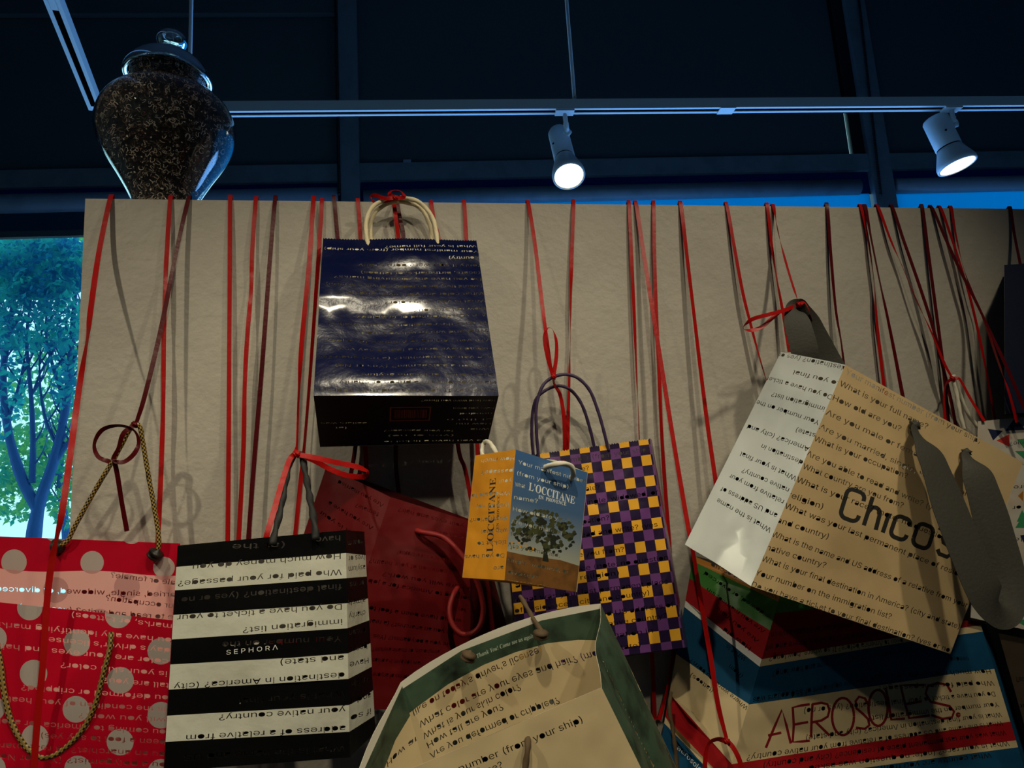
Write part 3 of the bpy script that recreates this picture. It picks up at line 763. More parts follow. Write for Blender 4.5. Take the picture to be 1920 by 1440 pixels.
# paper scraps: one uncountable mass of tiny cut letters
bits = MB(); rnd = random.Random(11)
fillp = [(max(0.5, r - 7.5), min(max(9, h), 268)) for r, h in op if h < 240] + [(62, 250), (60, 268), (60, 286), (50, 304), (30, 314), (0.5, 318)]
bits.lathe(J(fillp), JF, 64, cap=False, mi=0)
def arc_bit(center, n_, t_, size, kind, mi):
    b_ = n_.cross(t_); pts = []
    if kind == 0: ang = [math.radians(a) for a in range(20, 320, 40)]; pts = [(math.cos(a), math.sin(a)) for a in ang]
    elif kind == 1: pts = [(-.6, .9), (-.9, .5), (-.3, .05), (.4, -.2), (.7, -.6), (.1, -1), (-.6, -.8)]
    elif kind == 2: pts = [(-.6, .9), (-.6, -.2), (-.3, -.9), (.3, -.9), (.6, -.2), (.6, .9)]
    else: pts = [(-1, -.2), (-.2, .25), (1, .1)]
    wd = 0.13; K = len(pts); vs = []
    for i in range(K):
        a = Vector(pts[max(0, i - 1)]); c = Vector(pts[min(K - 1, i + 1)]); tt = (c - a).normalized(); nn = Vector((-tt.y, tt.x)) * wd
        for s_ in (1, -1):
            q = Vector(pts[i]) + nn * s_; vs.append(center + t_ * q.x * size + b_ * q.y * size)
    bits.add(vs, [(2 * i, 2 * i + 1, 2 * i + 3, 2 * i + 2) for i in range(K - 1)], mi)
for _ in range(7600):
    k = rnd.uniform(0, len(fillp) - 1.001); i = int(k); t = k - i
    h = rnd.uniform(10, 312)
    j = next((q for q in range(len(fillp) - 1) if fillp[q][1] <= h <= fillp[q + 1][1]), None)
    if j is None: continue
    t = (h - fillp[j][1]) / max(1e-6, fillp[j + 1][1] - fillp[j][1]); r = fillp[j][0] * (1 - t) + fillp[j + 1][0] * t + rnd.uniform(0.3, 2.2)
    if rnd.random() > r / 118: continue
    a = rnd.uniform(0, 2 * math.pi); p = JF @ Vector((r * ps * math.cos(a), r * ps * math.sin(a), h * ps * KV))
    nv = Vector((math.cos(a), math.sin(a), 0)) + Vector((rnd.gauss(0, .35), rnd.gauss(0, .35), rnd.gauss(0, .35))); nv.normalize()
    tv = nv.orthogonal().normalized(); tv = Matrix.Rotation(rnd.uniform(0, 6.28), 3, nv) @ tv
    mi = 1 if rnd.random() < 0.46 else (2 if rnd.random() < 0.92 else 3)
    if rnd.random() < 0.30:
        s_ = rnd.uniform(1.0, 2.3) * ps; bv = nv.cross(tv); bits.add([p + (tv * math.cos(q) + bv * math.sin(q) * 0.8) * s_ for q in [i * math.pi / 4 for i in range(8)]], [tuple(range(8))], mi)
    else: arc_bit(p, nv, tv, rnd.uniform(2.6, 5.0) * ps, rnd.choice((0, 1, 2, 2, 3)), mi)
o = bits.build('paper_scraps', [M_PAPERBITS, M_BIT1, M_BIT2, M_BIT3], jar); o['kind'] = 'stuff'
#@@BAGS@@
# ================================================================== SHOPPING BAGS
def bag(label, group=None, at=None):
    return empty('shopping_bag', at, label, 'shopping bag', group or 'paper bags hanging on the display wall')
# ---------------------------------------------------------------- glossy navy bag
F = [W(606, 446, .065), W(893, 450, .065), W(935, 742, .20), W(588, 742, .20)]
B = [W(612, 452, .020), W(888, 455, .020), W(914, 831, .075), W(600, 838, .075)]
navy = bag('glossy dark navy paper bag with cream cord handles hanging at the top', at=B[3])
f = Panel(*F, bulge=-0.004, wr=0.004, seed=2, wsc=7)
def sst(a, b, x):
    t = min(1, max(0, (x - a) / (b - a))); return t * t * (3 - 2 * t)
f.fold = lambda u, v: (0.0058 * sst(.49, .60, v + .03 * (u - .3)) * (1 - sst(.62, 1.0, v)) * (1.15 - .9 * u) + 0.0042 * sst(.0, .09, v) * (1 - sst(.1, .3, v)) * (1 - abs(u - .45)) + .007 * sst(.70, .80, v - .12 * u) * (1 - sst(.82, 1, v)) * u)
R_ = [("What is your full name?", 893, 463, 722, 465), ("Your manifest number (from your ship)", 897, 475, 608, 467), ("country)", 897, 486, 842, 487),
      ("(only if you were born in any", 900, 499, 672, 500), ("(scars, birthmarks, or tattoos)", 900, 513, 677, 513), ("Do you have any identifying marks?", 902, 525, 627, 523),
      ("(would they be on today's driver's license)", 904, 538, 612, 537), ("What color are your eyes and hair?", 907, 552, 631, 552), ("What is your skin color?", 910, 566, 722, 566),
      ("How tall are you?", 910, 580, 777, 580), ("Are you deformed or crippled?", 912, 591, 669, 591), ("What is the condition of your health?", 914, 606, 616, 606),
      ("What and where will you work?", 916, 621, 664, 621), ("Are you coming to America for a job?", 918, 638, 611, 638), ("would have been a fool to say yes)", 920, 654, 631, 654),
      ("Are you an anarchist? (a real anarchist", 924, 670, 590, 670), ("Are you a polygamist? (Yes or No)", 925, 687, 629, 687), ("almshouse, or insane asylum?", 925, 704, 668, 704),
      ("Have you been in a prison or charity", 929, 719, 636, 719), ("America? If so when and then address", 931, 733, 593, 733)]
f.build('face_panel', navy, [M_NAVY], M_WHITE_IN, [T(*r, 13) for r in R_], zig=56, grid=18)
g = Panel(*B, bulge=0.004, wr=0.002, seed=3)
g.build('reverse_panel', navy, [M_WHITE_IN], M_NAVY, [T("Are you married, single, widowed, or divorced?", 620, 500, 880, 500, 15, True), T("What is your occupation?", 640, 530, 860, 530, 15, True),
        T("Are you able to read and write? (yes or no)", 618, 560, 900, 560, 15, True), T("What country are you from?", 640, 600, 880, 600, 15, True),
        T("What was your last permanent place of", 618, 640, 905, 640, 15, True), T("residence? (city and country)", 640, 690, 880, 690, 15, True),
        T("What is the name and US address of", 620, 740, 905, 740, 15, True), T("a relative from your native country?", 618, 785, 905, 783, 15, True)], grid=8)
Panel(B[0], F[0], F[3], B[3], wr=.002).build('gusset_panel', navy, [M_NAVY], M_NAVY_IN, grid=5)
Panel(F[1], B[1], B[2], F[2], wr=.002).build('gusset_panel', navy, [M_NAVY], M_NAVY_IN, grid=5)
b = Panel(F[3], F[2], B[2], B[3], wr=.0015)
bc = pxpoly(b, [(731, 763), (807, 763), (806, 789), (732, 789)]); (ua, va), (ub, vb) = bc[0], bc[2]
pr = [(M_COPPER, [(ua, va), (ub, va), (ub, vb), (ua, vb)]), (M_NAVYSHADE, [(ua + .008, va - .02), (ub - .008, va - .02), (ub - .008, vb + .02), (ua + .008, vb + .02)])]
rnd = random.Random(4); x = ua + .025
while x < ub - .025:
    wd = rnd.choice((.002, .003, .005)); pr.append((M_COPPER, [(x, va - .06), (x + wd, va - .06), (x + wd, vb + .06), (x, vb + .06)])); x += wd + rnd.choice((.003, .004, .006))
b.build('base_panel', navy, [M_NAVYSHADE], M_NAVY_IN, [T("How long were you there?", 928, 752, 790, 752, 12), T("Have you been", 926, 766, 850, 766, 12), T("needed", 922, 776, 862, 776, 12), T("at the e", 922, 787, 838, 787, 12),
        T("How mu", 920, 795, 855, 795, 12), T("Who", 918, 805, 882, 805, 12), T("for your passage?", 850, 808, 720, 808, 12), T("dollars was", 688, 793, 602, 795, 12), T("(at", 650, 803, 628, 803, 12),
        T("(yes or no)", 850, 817, 728, 818, 12), T("Do you have a ticket to", 915, 826, 720, 829, 11)], prints=pr, grid=8)
hp = [W(693, 470, .068), W(687, 440, .062), (W(688, 410, .055)), W(703, 384, .045), W(740, 371, .038), W(782, 377, .045), W(808, 403, .055), W(817, 430, .062), W(821, 462, .068)]
rope('handle', hp, .0042, M_CREAMROPE, navy, amp=.10, lobes=3)
hp = [W(700, 470, .022), W(695, 440, .024), W(697, 412, .026), W(712, 390, .028), W(745, 378, .032), W(785, 388, .028), W(803, 415, .026), W(809, 440, .024), W(811, 468, .022)]
rope('handle', hp, .0040, M_CREAMROPE, navy, amp=.10, lobes=3)
# ---------------------------------------------------------------- polka dot bag
F = [W(-70, 1122, .18), W(324, 1163, .18), W(304, 1500, .20), W(-70, 1500, .20)]
B = [W(-70, 1003, .045), W(338, 1019, .045), W(322, 1490, .05), W(-70, 1490, .05)]
polka = bag('translucent pink-red gift bag with grey polka dots and black-gold cord handles at lower left', at=B[3])
f = Panel(*F, bulge=.004, wr=.002, seed=5)
def wavy(v): return v
dots = [(57, 1139, 24), (222, 1153, 25), (145, 1205, 25), (302, 1221, 25), (-10, 1197, 24), (64, 1263, 26), (227, 1275, 25), (145, 1329, 25), (302, 1341, 25), (-14, 1328, 24), (68, 1383, 26), (226, 1391, 25), (147, 1441, 25), (302, 1448, 25), (-12, 1440, 24)]
pr = [(M_DOT, pxpoly(f, disc(*d))) for d in dots]
R_ = [("marks, or tattoos)", 322, 1177, 135, 1155), ("ou have any identifying marks", 321, 1203, -8, 1173), ("day's driver's license)", 319, 1222, 85, 1201), ("color are your eyes and hair", 315, 1243, -4, 1213),
      ("is your skin color?", 313, 1266, 115, 1249), ("tall are you?", 317, 1288, 195, 1277), ("ou deformed or crippled?", 315, 1311, 41, 1291), ("is the condition of your health?", 310, 1333, -16, 1311),
      ("will you work?", 311, 1353, 150, 1343), ("ou coming to America for a job", 310, 1375, -10, 1354), ("been a fool to say yes)", 310, 1394, 79, 1381), ("ou an anarchist? (a real anarc", 310, 1417, -10, 1399), ("ou a polygamist? (Yes or No)", 310, 1437, -6, 1420)]
f.build('face_panel', polka, [M_POLKA], M_POLKA_IN, [T(*r, 19) for r in R_], prints=pr, grid=14)
g = Panel(*B, bulge=.010, wr=.001, seed=6)
g.fold = lambda u, v: 0.004 * math.sin(u * 9) * (1 - v)
def cuffline(u): return 0.868 + 0.006 * math.sin(u * 11 + 1)
cuff = [(0, 1.001), (1, 1.001)] + [(u / 20, cuffline(u / 20)) for u in range(20, -1, -1)]
pr = [(M_DOT_IN, pxpoly(g, disc(*d))) for d in ((30, 1052, 24), (107, 1106, 24), (174, 1052, 24), (308, 1064, 24), (240, 1100, 24), (40, 1160, 24), (190, 1165, 24))]
pr += [(M_POLKA, cuff)] + [(M_DOT, [(p[0], max(p[1], cuffline(p[0]))) for p in pxpoly(g, disc(*d))]) for d in ((107, 993, 24), (247, 999, 21), (28, 1054, 24), (174, 1055, 22), (308, 1064, 20))]
R_ = [("ale or female?", 329, 1090, 210, 1075), ("arried, single, widowed, or divorced?", 329, 1112, -16, 1100), ("ur occupation?", 325, 1133, 202, 1118), ("e to read and write? (yes or no)", 325, 1154, 40, 1134), ("country are you from?", 325, 1180, 120, 1165)]
g.build('reverse_panel', polka, [M_POLKA_IN], M_POLKA, [T(*r, 19, True) for r in R_], prints=pr, grid=14)
Panel(F[1], B[1], B[2], F[2]).build('gusset_panel', polka, [M_POLKA], M_POLKA_IN, grid=6)
Panel(B[0], F[0], F[3], B[3]).build('gusset_panel', polka, [M_POLKA], M_POLKA_IN, grid=6)
Panel(F[3], F[2], B[2], B[3]).build('base_panel', polka, [M_POLKA], M_POLKA_IN, grid=4)
rope('handle', [W(104, 1027, .052), W(116, 1022, .056), W(128, 1012, .056), W(140, 988, .058), W(175, 925, .066), W(215, 858, .074), W(243, 806, .080), W(252, 795, .084), W(262, 800, .084), W(268, 830, .078), W(278, 890, .070), W(288, 945, .064), W(297, 1000, .060), W(296, 1030, .058), W(284, 1046, .056)], .0038, M_GOLDROPE, polka, amp=.04)
def lump(name, c, r, mt, parent, seed=0):
    mb = MB(); n = 14
    prof = [(r * (0.05 + math.sin(math.pi * i / 9)) * (1 + .25 * math.sin(i * 2.1 + seed)), -r + 2 * r * i / 9) for i in range(10)]
    mb.lathe(prof, frame_dir(c, Vector((math.cos(seed), -.4, math.sin(seed)))), n); return mb.build(name, mt, parent, True)
lump('cord_knot', W(108, 1026, .052), .012, M_GOLDROPE, polka, 0.2); lump('cord_knot', W(291, 1040, .056), .012, M_GOLDROPE, polka, 0.9)
rope('handle', [W(208, 1186, .186), W(206, 1215, .192), W(194, 1262, .196), W(178, 1322, .198), W(152, 1372, .198), W(112, 1410, .198), W(80, 1420, .198), W(50, 1402, .198), W(22, 1355, .196), W(8, 1300, .194), W(1, 1245, .190), W(-8, 1200, .186)], .0038, M_GOLDROPE, polka, amp=.04)
# ---------------------------------------------------------------- black and white striped bag
F = [W(333, 1023, .31), W(648, 994, .33), W(656, 1420, .34), W(307, 1446, .33)]
B = [W(352, 1030, .20), W(683, 997, .215), W(704, 1372, .22), W(352, 1440, .215)]
stripe = bag('black and white striped paper bag with black cord handles', at=B[3])
f = Panel(*F, bulge=.003, wr=.002, seed=8)
Lb = [1023, 1063, 1107, 1153, 1199, 1246, 1293, 1342, 1391]; Rb = [994, 1037, 1084, 1131, 1178, 1225, 1273, 1322, 1372]
def vl(y, side): # v at the left / right border for a pixel row
    return f.uv((333 - (y - 1023) * .0615) if side == 0 else (648 + (y - 994) * .019), y)[1]
sv = [(vl(a, 0), vl(c, 1)) for a, c in zip(Lb, Rb)]
pr = [(M_WHITEP, band(sv[i][0], sv[i][1], sv[i + 1][0], sv[i + 1][1])) for i in (1, 3, 5, 7)]
R_ = [("have", 638, 1011, 592, 1015, 0), ("(at the", 534, 1024, 436, 1028, 0), ("How much money do you", 639, 1045, 362, 1066, 0), ("Who paid for your passage?", 641, 1075, 334, 1097, 0), ("final destination? (yes or no)", 641, 1102, 333, 1128, 0),
      ("Do you have a ticket to your", 641, 1140, 332, 1161, 0), ("immigration list?", 642, 1168, 457, 1184, 0), ("Your number on the", 641, 1200, 418, 1211, 0), ("and state)", 645, 1236, 527, 1244, 1), ("destination in America? (city", 646, 1268, 326, 1290, 1),
      ("What is your final", 648, 1303, 447, 1317, 0), ("your native country?", 648, 1333, 411, 1348, 1), ("address of a relative from", 648, 1368, 349, 1386, 1), ("What is the name and US", 648, 1405, 345, 1423, 1)]
ls = [T(*r[:5], 20, outline=bool(r[5])) for r in R_] + [T("S E P H O R A", 426, 1221, 522, 1211, 16, mt=M_WHITEINK, thin=-.02)]
f.build('face_panel', stripe, [M_BLACKP], M_BAG_INSHADE, ls, prints=pr, grid=14)
g = Panel(F[1], B[1], B[2], F[2], wr=.002, seed=9)
Rc = [997, 1041, 1081, 1122, 1163, 1206, 1250, 1294, 1342]
def vg(y, side): return g.uv(648 + (y - 994) * .019 if side == 0 else 683 + (y - 997) * .056, y)[1]
sg = [(vg(a, 0), vg(c, 1)) for a, c in zip(Rb, Rc)]
pr = [(M_WHITEP, band(sg[i][0], sg[i][1], sg[i + 1][0], sg[i + 1][1])) for i in (1, 3, 5, 7)]
R_ = [("How m", 681, 1018, 653, 1021), ("(yes or", 684, 1047, 653, 1050), ("asylum", 685, 1066, 653, 1070), ("or ins", 683, 1095, 655, 1099), ("almsh", 686, 1128, 653, 1133), ("charity", 686, 1151, 654, 1158), ("prison", 687, 1184, 655, 1190), ("been", 689, 1214, 660, 1221), ("Have", 691, 1240, 656, 1250),
      ("with", 692, 1275, 656, 1285), ("and t", 694, 1306, 656, 1318), ("if so", 695, 1335, 657, 1350)]
g.build('gusset_panel', stripe, [M_BLACKP], M_BAG_INSHADE, [T(*r, 20) for r in R_], prints=pr, grid=7)
Panel(B[0], F[0], F[3], B[3]).build('gusset_panel', stripe, [M_BLACKP], M_BAG_INSHADE, grid=5)
Panel(*B, wr=.001).build('reverse_panel', stripe, [M_BAG_INSHADE], M_BLACKP, [T("How tall are you?", 400, 1100, 600, 1085, 20, True), T("What is your skin color?", 380, 1150, 640, 1130, 20, True), T("Do you have any marks?", 380, 1220, 640, 1200, 20, True), T("What country are you from?", 380, 1330, 640, 1310, 20, True)], grid=6)
Panel(F[3], F[2], B[2], B[3]).build('base_panel', stripe, [M_BLACKP], M_BAG_INSHADE, grid=4)
rope('handle', [W(512, 1022, .325), W(514, 1005, .320), W(527, 950, .29), W(540, 880, .25), W(551, 853, .235), W(561, 850, .232), W(567, 858, .235), W(573, 890, .25), W(582, 940, .29), W(590, 985, .325), W(592, 1012, .333)], .0046, M_BLACKROPE, stripe, amp=.22, lobes=2, pitch=8)
# ---------------------------------------------------------------- red bag
F = [W(732, 932, .115), W(880, 977, .105), W(884, 1330, .125), W(600, 1330, .13)]
B = [W(612, 874, .020), W(898, 980, .014), W(984, 1300, .012), W(470, 1300, .014)]
red = bag('plain red paper bag with red cord handle behind the striped bag', at=B[3])
f = Panel(*F, bulge=.004, wr=.003, seed=11)
R_ = [("your eyes and hair?", 869, 989, 746, 957), ("color?", 869, 1010, 811, 999), ("Are you deformed or crippled?", 852, 1055, 744, 1037), ("the condition of your health?", 859, 1077, 692, 1053), ("where will you work?", 884, 1106, 717, 1078), ("coming to America for a job", 884, 1125, 690, 1091),
      ("say yes)", 874, 1147, 836, 1141), ("would have been a fool to", 865, 1166, 692, 1142), ("Are you an anarchist? (a real", 856, 1189, 693, 1166), ("Are you a polygamist? (Yes", 848, 1211, 699, 1194), ("almshouse, or insane asylum?", 824, 1224, 698, 1219), ("Have you been in a prison", 792, 1246, 698, 1239), ("address of anyone", 772, 1272, 698, 1266)]
f.build('face_panel', red, [M_REDP], M_REDP, [T(*r, 15) for r in R_], grid=12)
g = Panel(B[0], F[0], F[3], B[3], bulge=.004, wr=.003, seed=12)
R_ = [("Are you married", 719, 950, 634, 905), ("female?", 711, 967, 667, 949), ("Are you have a", 700, 993, 617, 945), ("What is your", 684, 1018, 600, 962)]
g.build('gusset_panel', red, [M_REDP], M_REDP, [T(*r, 15) for r in R_], grid=8)
Panel(F[1], B[1], B[2], F[2], wr=.003).build('gusset_panel', red, [M_REDP], M_REDP, grid=6)
Panel(*B, wr=.002, seed=13).build('reverse_panel', red, [M_REDP], M_REDP, [T("What is your race?", 690, 960, 850, 1000, 15, True), T("native country? (city and state)", 680, 1120, 860, 1150, 15, True), T("Who paid for your passage?", 680, 1180, 860, 1210, 15, True)], grid=6)
rope('handle', [W(780, 995, .112), W(792, 998, .125), W(832, 1008, .14), W(868, 1044, .15), W(892, 1085, .155), W(905, 1130, .155), W(903, 1165, .155), W(888, 1186, .154), W(866, 1189, .152), W(849, 1172, .148), W(843, 1145, .142), W(849, 1118, .135), W(858, 1102, .118)], .0044, M_REDROPE, red, amp=.08, lobes=3)
# ---------------------------------------------------------------- small bag with a tree picture
F = [W(967, 843, .28), W(1102, 886, .235), W(1082, 1110, .24), W(946, 1088, .285)]
B = [W(891, 854, .215), W(1040, 862, .175), W(1010, 1100, .18), W(867, 1083, .22)]
tree_bag = bag('small orange-sided bag with a picture of an olive tree under a blue sky', at=F[3])
f = Panel(*F, wr=.0008, seed=14)
pr = [(M_FIELD, pxpoly(f, [(948, 1033), (985, 1041), (1020, 1046), (1050, 1050), (1086, 1061), (1080, 1113), (944, 1091)]))]
rnd = random.Random(8)
pr.append((M_LEAFINK2, pxpoly(f, [(1017, 1052), (1020, 1030), (1014, 1015), (1028, 1015), (1026, 1032), (1029, 1054)])))
def blob(cx, cy, r):
    k = 11; return [(cx + r * rnd.uniform(.55, 1.15) * math.cos(2 * math.pi * i / k), cy + r * rnd.uniform(.5, 1.0) * math.sin(2 * math.pi * i / k)) for i in range(k)]
for _ in range(110):
    a = rnd.uniform(0, 6.28); q = rnd.random() ** .5; x, y = 1020 + 52 * q * math.cos(a), 996 + 34 * q * math.sin(a) + 0.12 * (52 * q * math.cos(a))
    pr.append((M_LEAFINK if rnd.random() < .72 - .4 * (y > 1000) else M_LEAFINK2, pxpoly(f, blob(x, y, rnd.uniform(3.5, 8)))))
for _ in range(44):
    a = rnd.uniform(0, 6.28); x, y = 1020 + 58 * math.cos(a), 997 + 38 * math.sin(a) + 0.12 * 58 * math.cos(a)
    pr.append((M_LEAFINK if y < 1000 else M_LEAFINK2, pxpoly(f, blob(x, y, rnd.uniform(2.5, 5)))))
for _ in range(14):
    pr.append((M_FIELD if rnd.random() < .3 else M_ORANGE, pxpoly(f, blob(rnd.uniform(950, 1000), rnd.uniform(1016, 1034), rnd.uniform(1.5, 3)))))
R_ = [("Your manifest number", 972, 864, 1098, 901), ("(from your ship)", 970, 885, 1066, 911), ("What", 966, 906, 985, 910), ("name?", 964, 930, 1009, 938), ("How old are you?", 962, 952, 1068, 975), ("Are you male or", 958, 975, 1056, 998), ("female?", 957, 999, 1008, 1008),
      ("Are you married,", 952, 1020, 1050, 1040), ("single, widowed, or", 952, 1047, 1066, 1070), ("divorced?", 953, 1070, 1008, 1080), ("What is your", 953, 1088, 1030, 1098)]
ls = [T("\U0001d40b\u2019\U0001d40e\U0001d402\U0001d402\U0001d408\U0001d413\U0001d400\U0001d40d\U0001d404", 992, 911, 1078, 938, 21, mt=M_WHITEINK, thin=-.012), T("\U0001d404\U0001d40d  \U0001d40f\U0001d411\U0001d40e\U0001d415\U0001d404\U0001d40d\U0001d402\U0001d404", 1010, 931, 1062, 945, 9.5, mt=M_WHITEINK, thin=-.008)]
ls += [T(*r, 14.5) for r in R_]
f.build('face_panel', tree_bag, [M_SKYPRINT], M_WHITEP, ls, prints=pr, grid=10)
g = Panel(B[0], F[0], F[3], B[3], wr=.0015, seed=15)
R_ = [("How much", 964, 861, 902, 866), ("passage?", 961, 884, 903, 888), ("your", 959, 903, 935, 905), ("Who paid for", 956, 926, 880, 932), ("(yes or no)", 954, 949, 894, 952), ("destination?", 951, 974, 881, 977), ("with final", 951, 996, 902, 999), ("ticket to", 949, 1018, 895, 1021), ("Do you have", 945, 1043, 871, 1046), ("are", 944, 1066, 925, 1068)]
ls = [T("\U0001d40b\u2019\U0001d40e\U0001d402\U0001d402\U0001d408\U0001d413\U0001d400\U0001d40d\U0001d404", 917, 1035, 925, 897, 22, mt=M_LOGO, thin=-.012), T("\U0001d404\U0001d40d  \U0001d40f\U0001d411\U0001d40e\U0001d415\U0001d404\U0001d40d\U0001d402\U0001d404", 932, 992, 935, 930, 8, mt=M_LOGO, thin=-.008)] + [T(*r, 14.5) for r in R_]
g.build('gusset_panel', tree_bag, [M_ORANGE], M_WHITEP, ls, grid=8, label='orange side of the bag with dark vertical lettering')
Panel(F[1], B[1], B[2], F[2]).build('gusset_panel', tree_bag, [M_ORANGE], M_WHITEP, grid=4)
Panel(*B, wr=.001).build('reverse_panel', tree_bag, [M_WHITEP], M_ORANGE, [T("What is your skin", 910, 920, 1020, 930, 14, True), T("How tall are you?", 900, 990, 1010, 1000, 14, True), T("Are you a polygamist?", 890, 1040, 1005, 1050, 14, True)], grid=5)
Panel(F[3], F[2], B[2], B[3]).build('base_panel', tree_bag, [M_ORANGE], M_WHITEP, grid=4)
rope('handle', [W(1021, 877, .262), W(1030, 873, .272), W(1045, 870, .278), W(1062, 870, .276), W(1073, 877, .268), W(1075, 889, .260), W(1070, 898, .244)], .0042, M_WHITEROPE, tree_bag, amp=.14, lobes=3)
rope('handle', [W(934, 858, .205), W(924, 838, .20), W(914, 828, .16), W(907, 832, .14), W(904, 848, .17), W(908, 862, .20)], .0038, M_WHITEROPE, tree_bag, amp=.14, lobes=3)
# ---------------------------------------------------------------- purple and gold check bag
F = [W(936, 860, .055), W(1218, 822, .050), W(1284, 1214, .095), W(974, 1254, .10)]
B = [W(944, 862, .022), W(1222, 824, .012), W(1290, 1213, .055), W(984, 1262, .040)]
check = bag('purple, black and gold checked paper bag with thin purple handles', at=B[3])
f = Panel(*F, bulge=.003, wr=.002, seed=17)
pr = []
for k in range(11):
    t0 = -0.0225 + .1040 * k
    for c in range(8):
        u1 = 1 - (.012 + .133 * c); u0_ = u1 - .0665
        v1 = 1 - max(0, t0); v0 = 1 - min(1, t0 + .052)
        if v1 > v0: pr.append((M_CHKG, [(u0_, v0), (u1, v0), (u1, v1), (u0_, v1)]))
        pu1 = u0_; pu0 = max(0, pu1 - .0665); pv1 = v0; pv0 = max(0, v0 - .052)
        if pv1 > pv0 and pu1 > pu0: pr.append((M_CHKP, [(pu0, pv0), (pu1, pv0), (pu1, pv1), (pu0, pv1)]))
    pv1 = 1 - min(1, t0 + .052); pv0 = max(0, pv1 - .052)
    if pv1 > pv0: pr.append((M_CHKP, [(.988, pv0), (1, pv0), (1, pv1), (.988, pv1)]))
R_ = [("Your manifest number (from your ship)", 950, 877, 1216, 840), ("What is your full name?", 952, 898, 1104, 875), ("Are you male or female?", 955, 938, 1124, 911), ("Are you married, single, widowed, or", 957, 962, 1234, 920), ("What is your occupation?", 960, 997, 1141, 969),
      ("Are you able to read and write? (yes", 960, 1020, 1232, 981), ("What country are you from?", 962, 1054, 1169, 1028), ("What is your race (note: no question", 964, 1080, 1252, 1043), ("asked about religion)", 966, 1096, 1159, 1072), ("What was your last permanent place", 964, 1124, 1252, 1088),
      ("of residence? (city and country)", 965, 1143, 1216, 1109), ("What is the name and US address of", 968, 1172, 1263, 1131), ("relative from your native country?", 980, 1190, 1250, 1152), ("What is your destination in", 985, 1210, 1223, 1180), ("America? (city and state)", 985, 1236, 1200, 1207)]
f.build('face_panel', check, [M_CHKD], M_BAG_INSHADE, [T(*r, 17) for r in R_], prints=pr, zig=58, grid=14)
Panel(*B, wr=.001).build('reverse_panel', check, [M_BAG_INSHADE], M_CHKD, [T("Have you been in a prison, charity", 960, 930, 1230, 890, 17, True), T("Are you deformed or crippled?", 980, 1030, 1240, 1000, 17, True), T("What is the condition of your health?", 985, 1120, 1260, 1085, 17, True)], grid=6)
Panel(F[1], B[1], B[2], F[2]).build('gusset_panel', check, [M_CHKP], M_NAVY_IN, grid=5)
Panel(B[0], F[0], F[3], B[3]).build('gusset_panel', check, [M_CHKD], M_NAVY_IN, grid=5)
Panel(F[3], F[2], B[2], B[3]).build('base_panel', check, [M_CHKD], M_NAVY_IN, grid=4)
rope('handle', [W(1010, 862, .056), W(1006, 810, .066), W(1006, 760, .072), W(1020, 720, .076), W(1050, 703, .078), W(1080, 707, .078), W(1105, 731, .074), W(1121, 770, .068), W(1132, 808, .062), W(1141, 845, .052)], .0031, M_PURROPE, check, amp=.05, n=10)
rope('handle', [W(1001, 864, .016), W(997, 815, .030), W(1000, 765, .040), W(1012, 740, .046), W(1042, 724, .050), W(1068, 730, .050), W(1090, 757, .044), W(1105, 800, .030), W(1117, 850, .016)], .0031, M_PURROPE, check, amp=.05, n=10)
# ---------------------------------------------------------------- open cream bag
F = [W(655, 1490, .47), W(1128, 1289, .47), W(1300, 1640, .48), W(760, 1830, .48)]
B = [W(752, 1279, .315), W(1126, 1132, .30), W(1310, 1530, .30), W(850, 1640, .315)]
cream = bag('open cream paper bag with a green forest print lining at bottom centre', at=B[3])
f = Panel(*F, bulge=-.004, wr=.003, seed=19, wsc=6)
f.build('face_panel', cream, [M_CREAMP], M_CREAMP, [T("Your manifest number (from your ship)", 711, 1498, 1090, 1346, 24), T("What is your full name?", 735, 1512, 940, 1430, 24)], grid=12, edge=M_EDGE)
LN = [F[0].lerp(F[3], .012) + Vector((0, .006, 0)), F[1].lerp(F[2], .012) + Vector((-.004, .006, 0)), F[1].lerp(F[2], .30) + Vector((-.004, .006, 0)), F[0].lerp(F[3], .30) + Vector((0, .006, 0))]
Panel(*LN, bulge=-.004).build('hole_shade_sheet', cream, [M_HOLESHADE], M_GREENP, grid=6)  # added dark sheet behind the front letters, imitating shade in the holes
g = Panel(*B, wr=.002, seed=20); g.bulge = -.012; g.arch = .020
cu = pxpoly(g, [(770, 1336), (845, 1297), (915, 1266), (975, 1243), (1035, 1223), (1090, 1211), (1150, 1203)])
R_ = [("like on today's driver's license)", 776, 1341, 1024, 1239), ("What color are your eyes and hair? (more", 788, 1364, 1142, 1229), ("What is your skin color?", 795, 1386, 984, 1306), ("How tall are you?", 803, 1403, 950, 1341), ("Are you deformed or crippled?", 808, 1422, 1056, 1327), ("What is the condition of your health?", 820, 1444, 1120, 1325)]
top_edge = pxpoly(g, [(752, 1279), (771, 1261), (860, 1213), (949, 1175), (1087, 1136), (1126, 1132)])
g.build('reverse_panel', cream, [M_CREAMP], M_GREENP, [T(*r, 23, True) for r in R_] + [T("\U0001d47b\U0001d489\U0001d482\U0001d48f\U0001d48c \U0001d480\U0001d490\U0001d496! \U0001d46a\U0001d490\U0001d48e\U0001d486 \U0001d494\U0001d486\U0001d486 \U0001d496\U0001d494 \U0001d482\U0001d488\U0001d482\U0001d48a\U0001d48f", 902, 1251, 1010, 1211, 10, mt=M_PALEINK, thin=-.02)],
        prints=[(M_GREENP, [(-.01, 1.01), (1.01, 1.01), (1.01, cu[-1][1])] + cu[::-1] + [(-.01, cu[0][1])]), (M_EDGE, [(0, 1.001), (1, 1.001), (1, .978), (.7, .974), (.3, .976), (0, .965)])], grid=14, edge=M_EDGE)
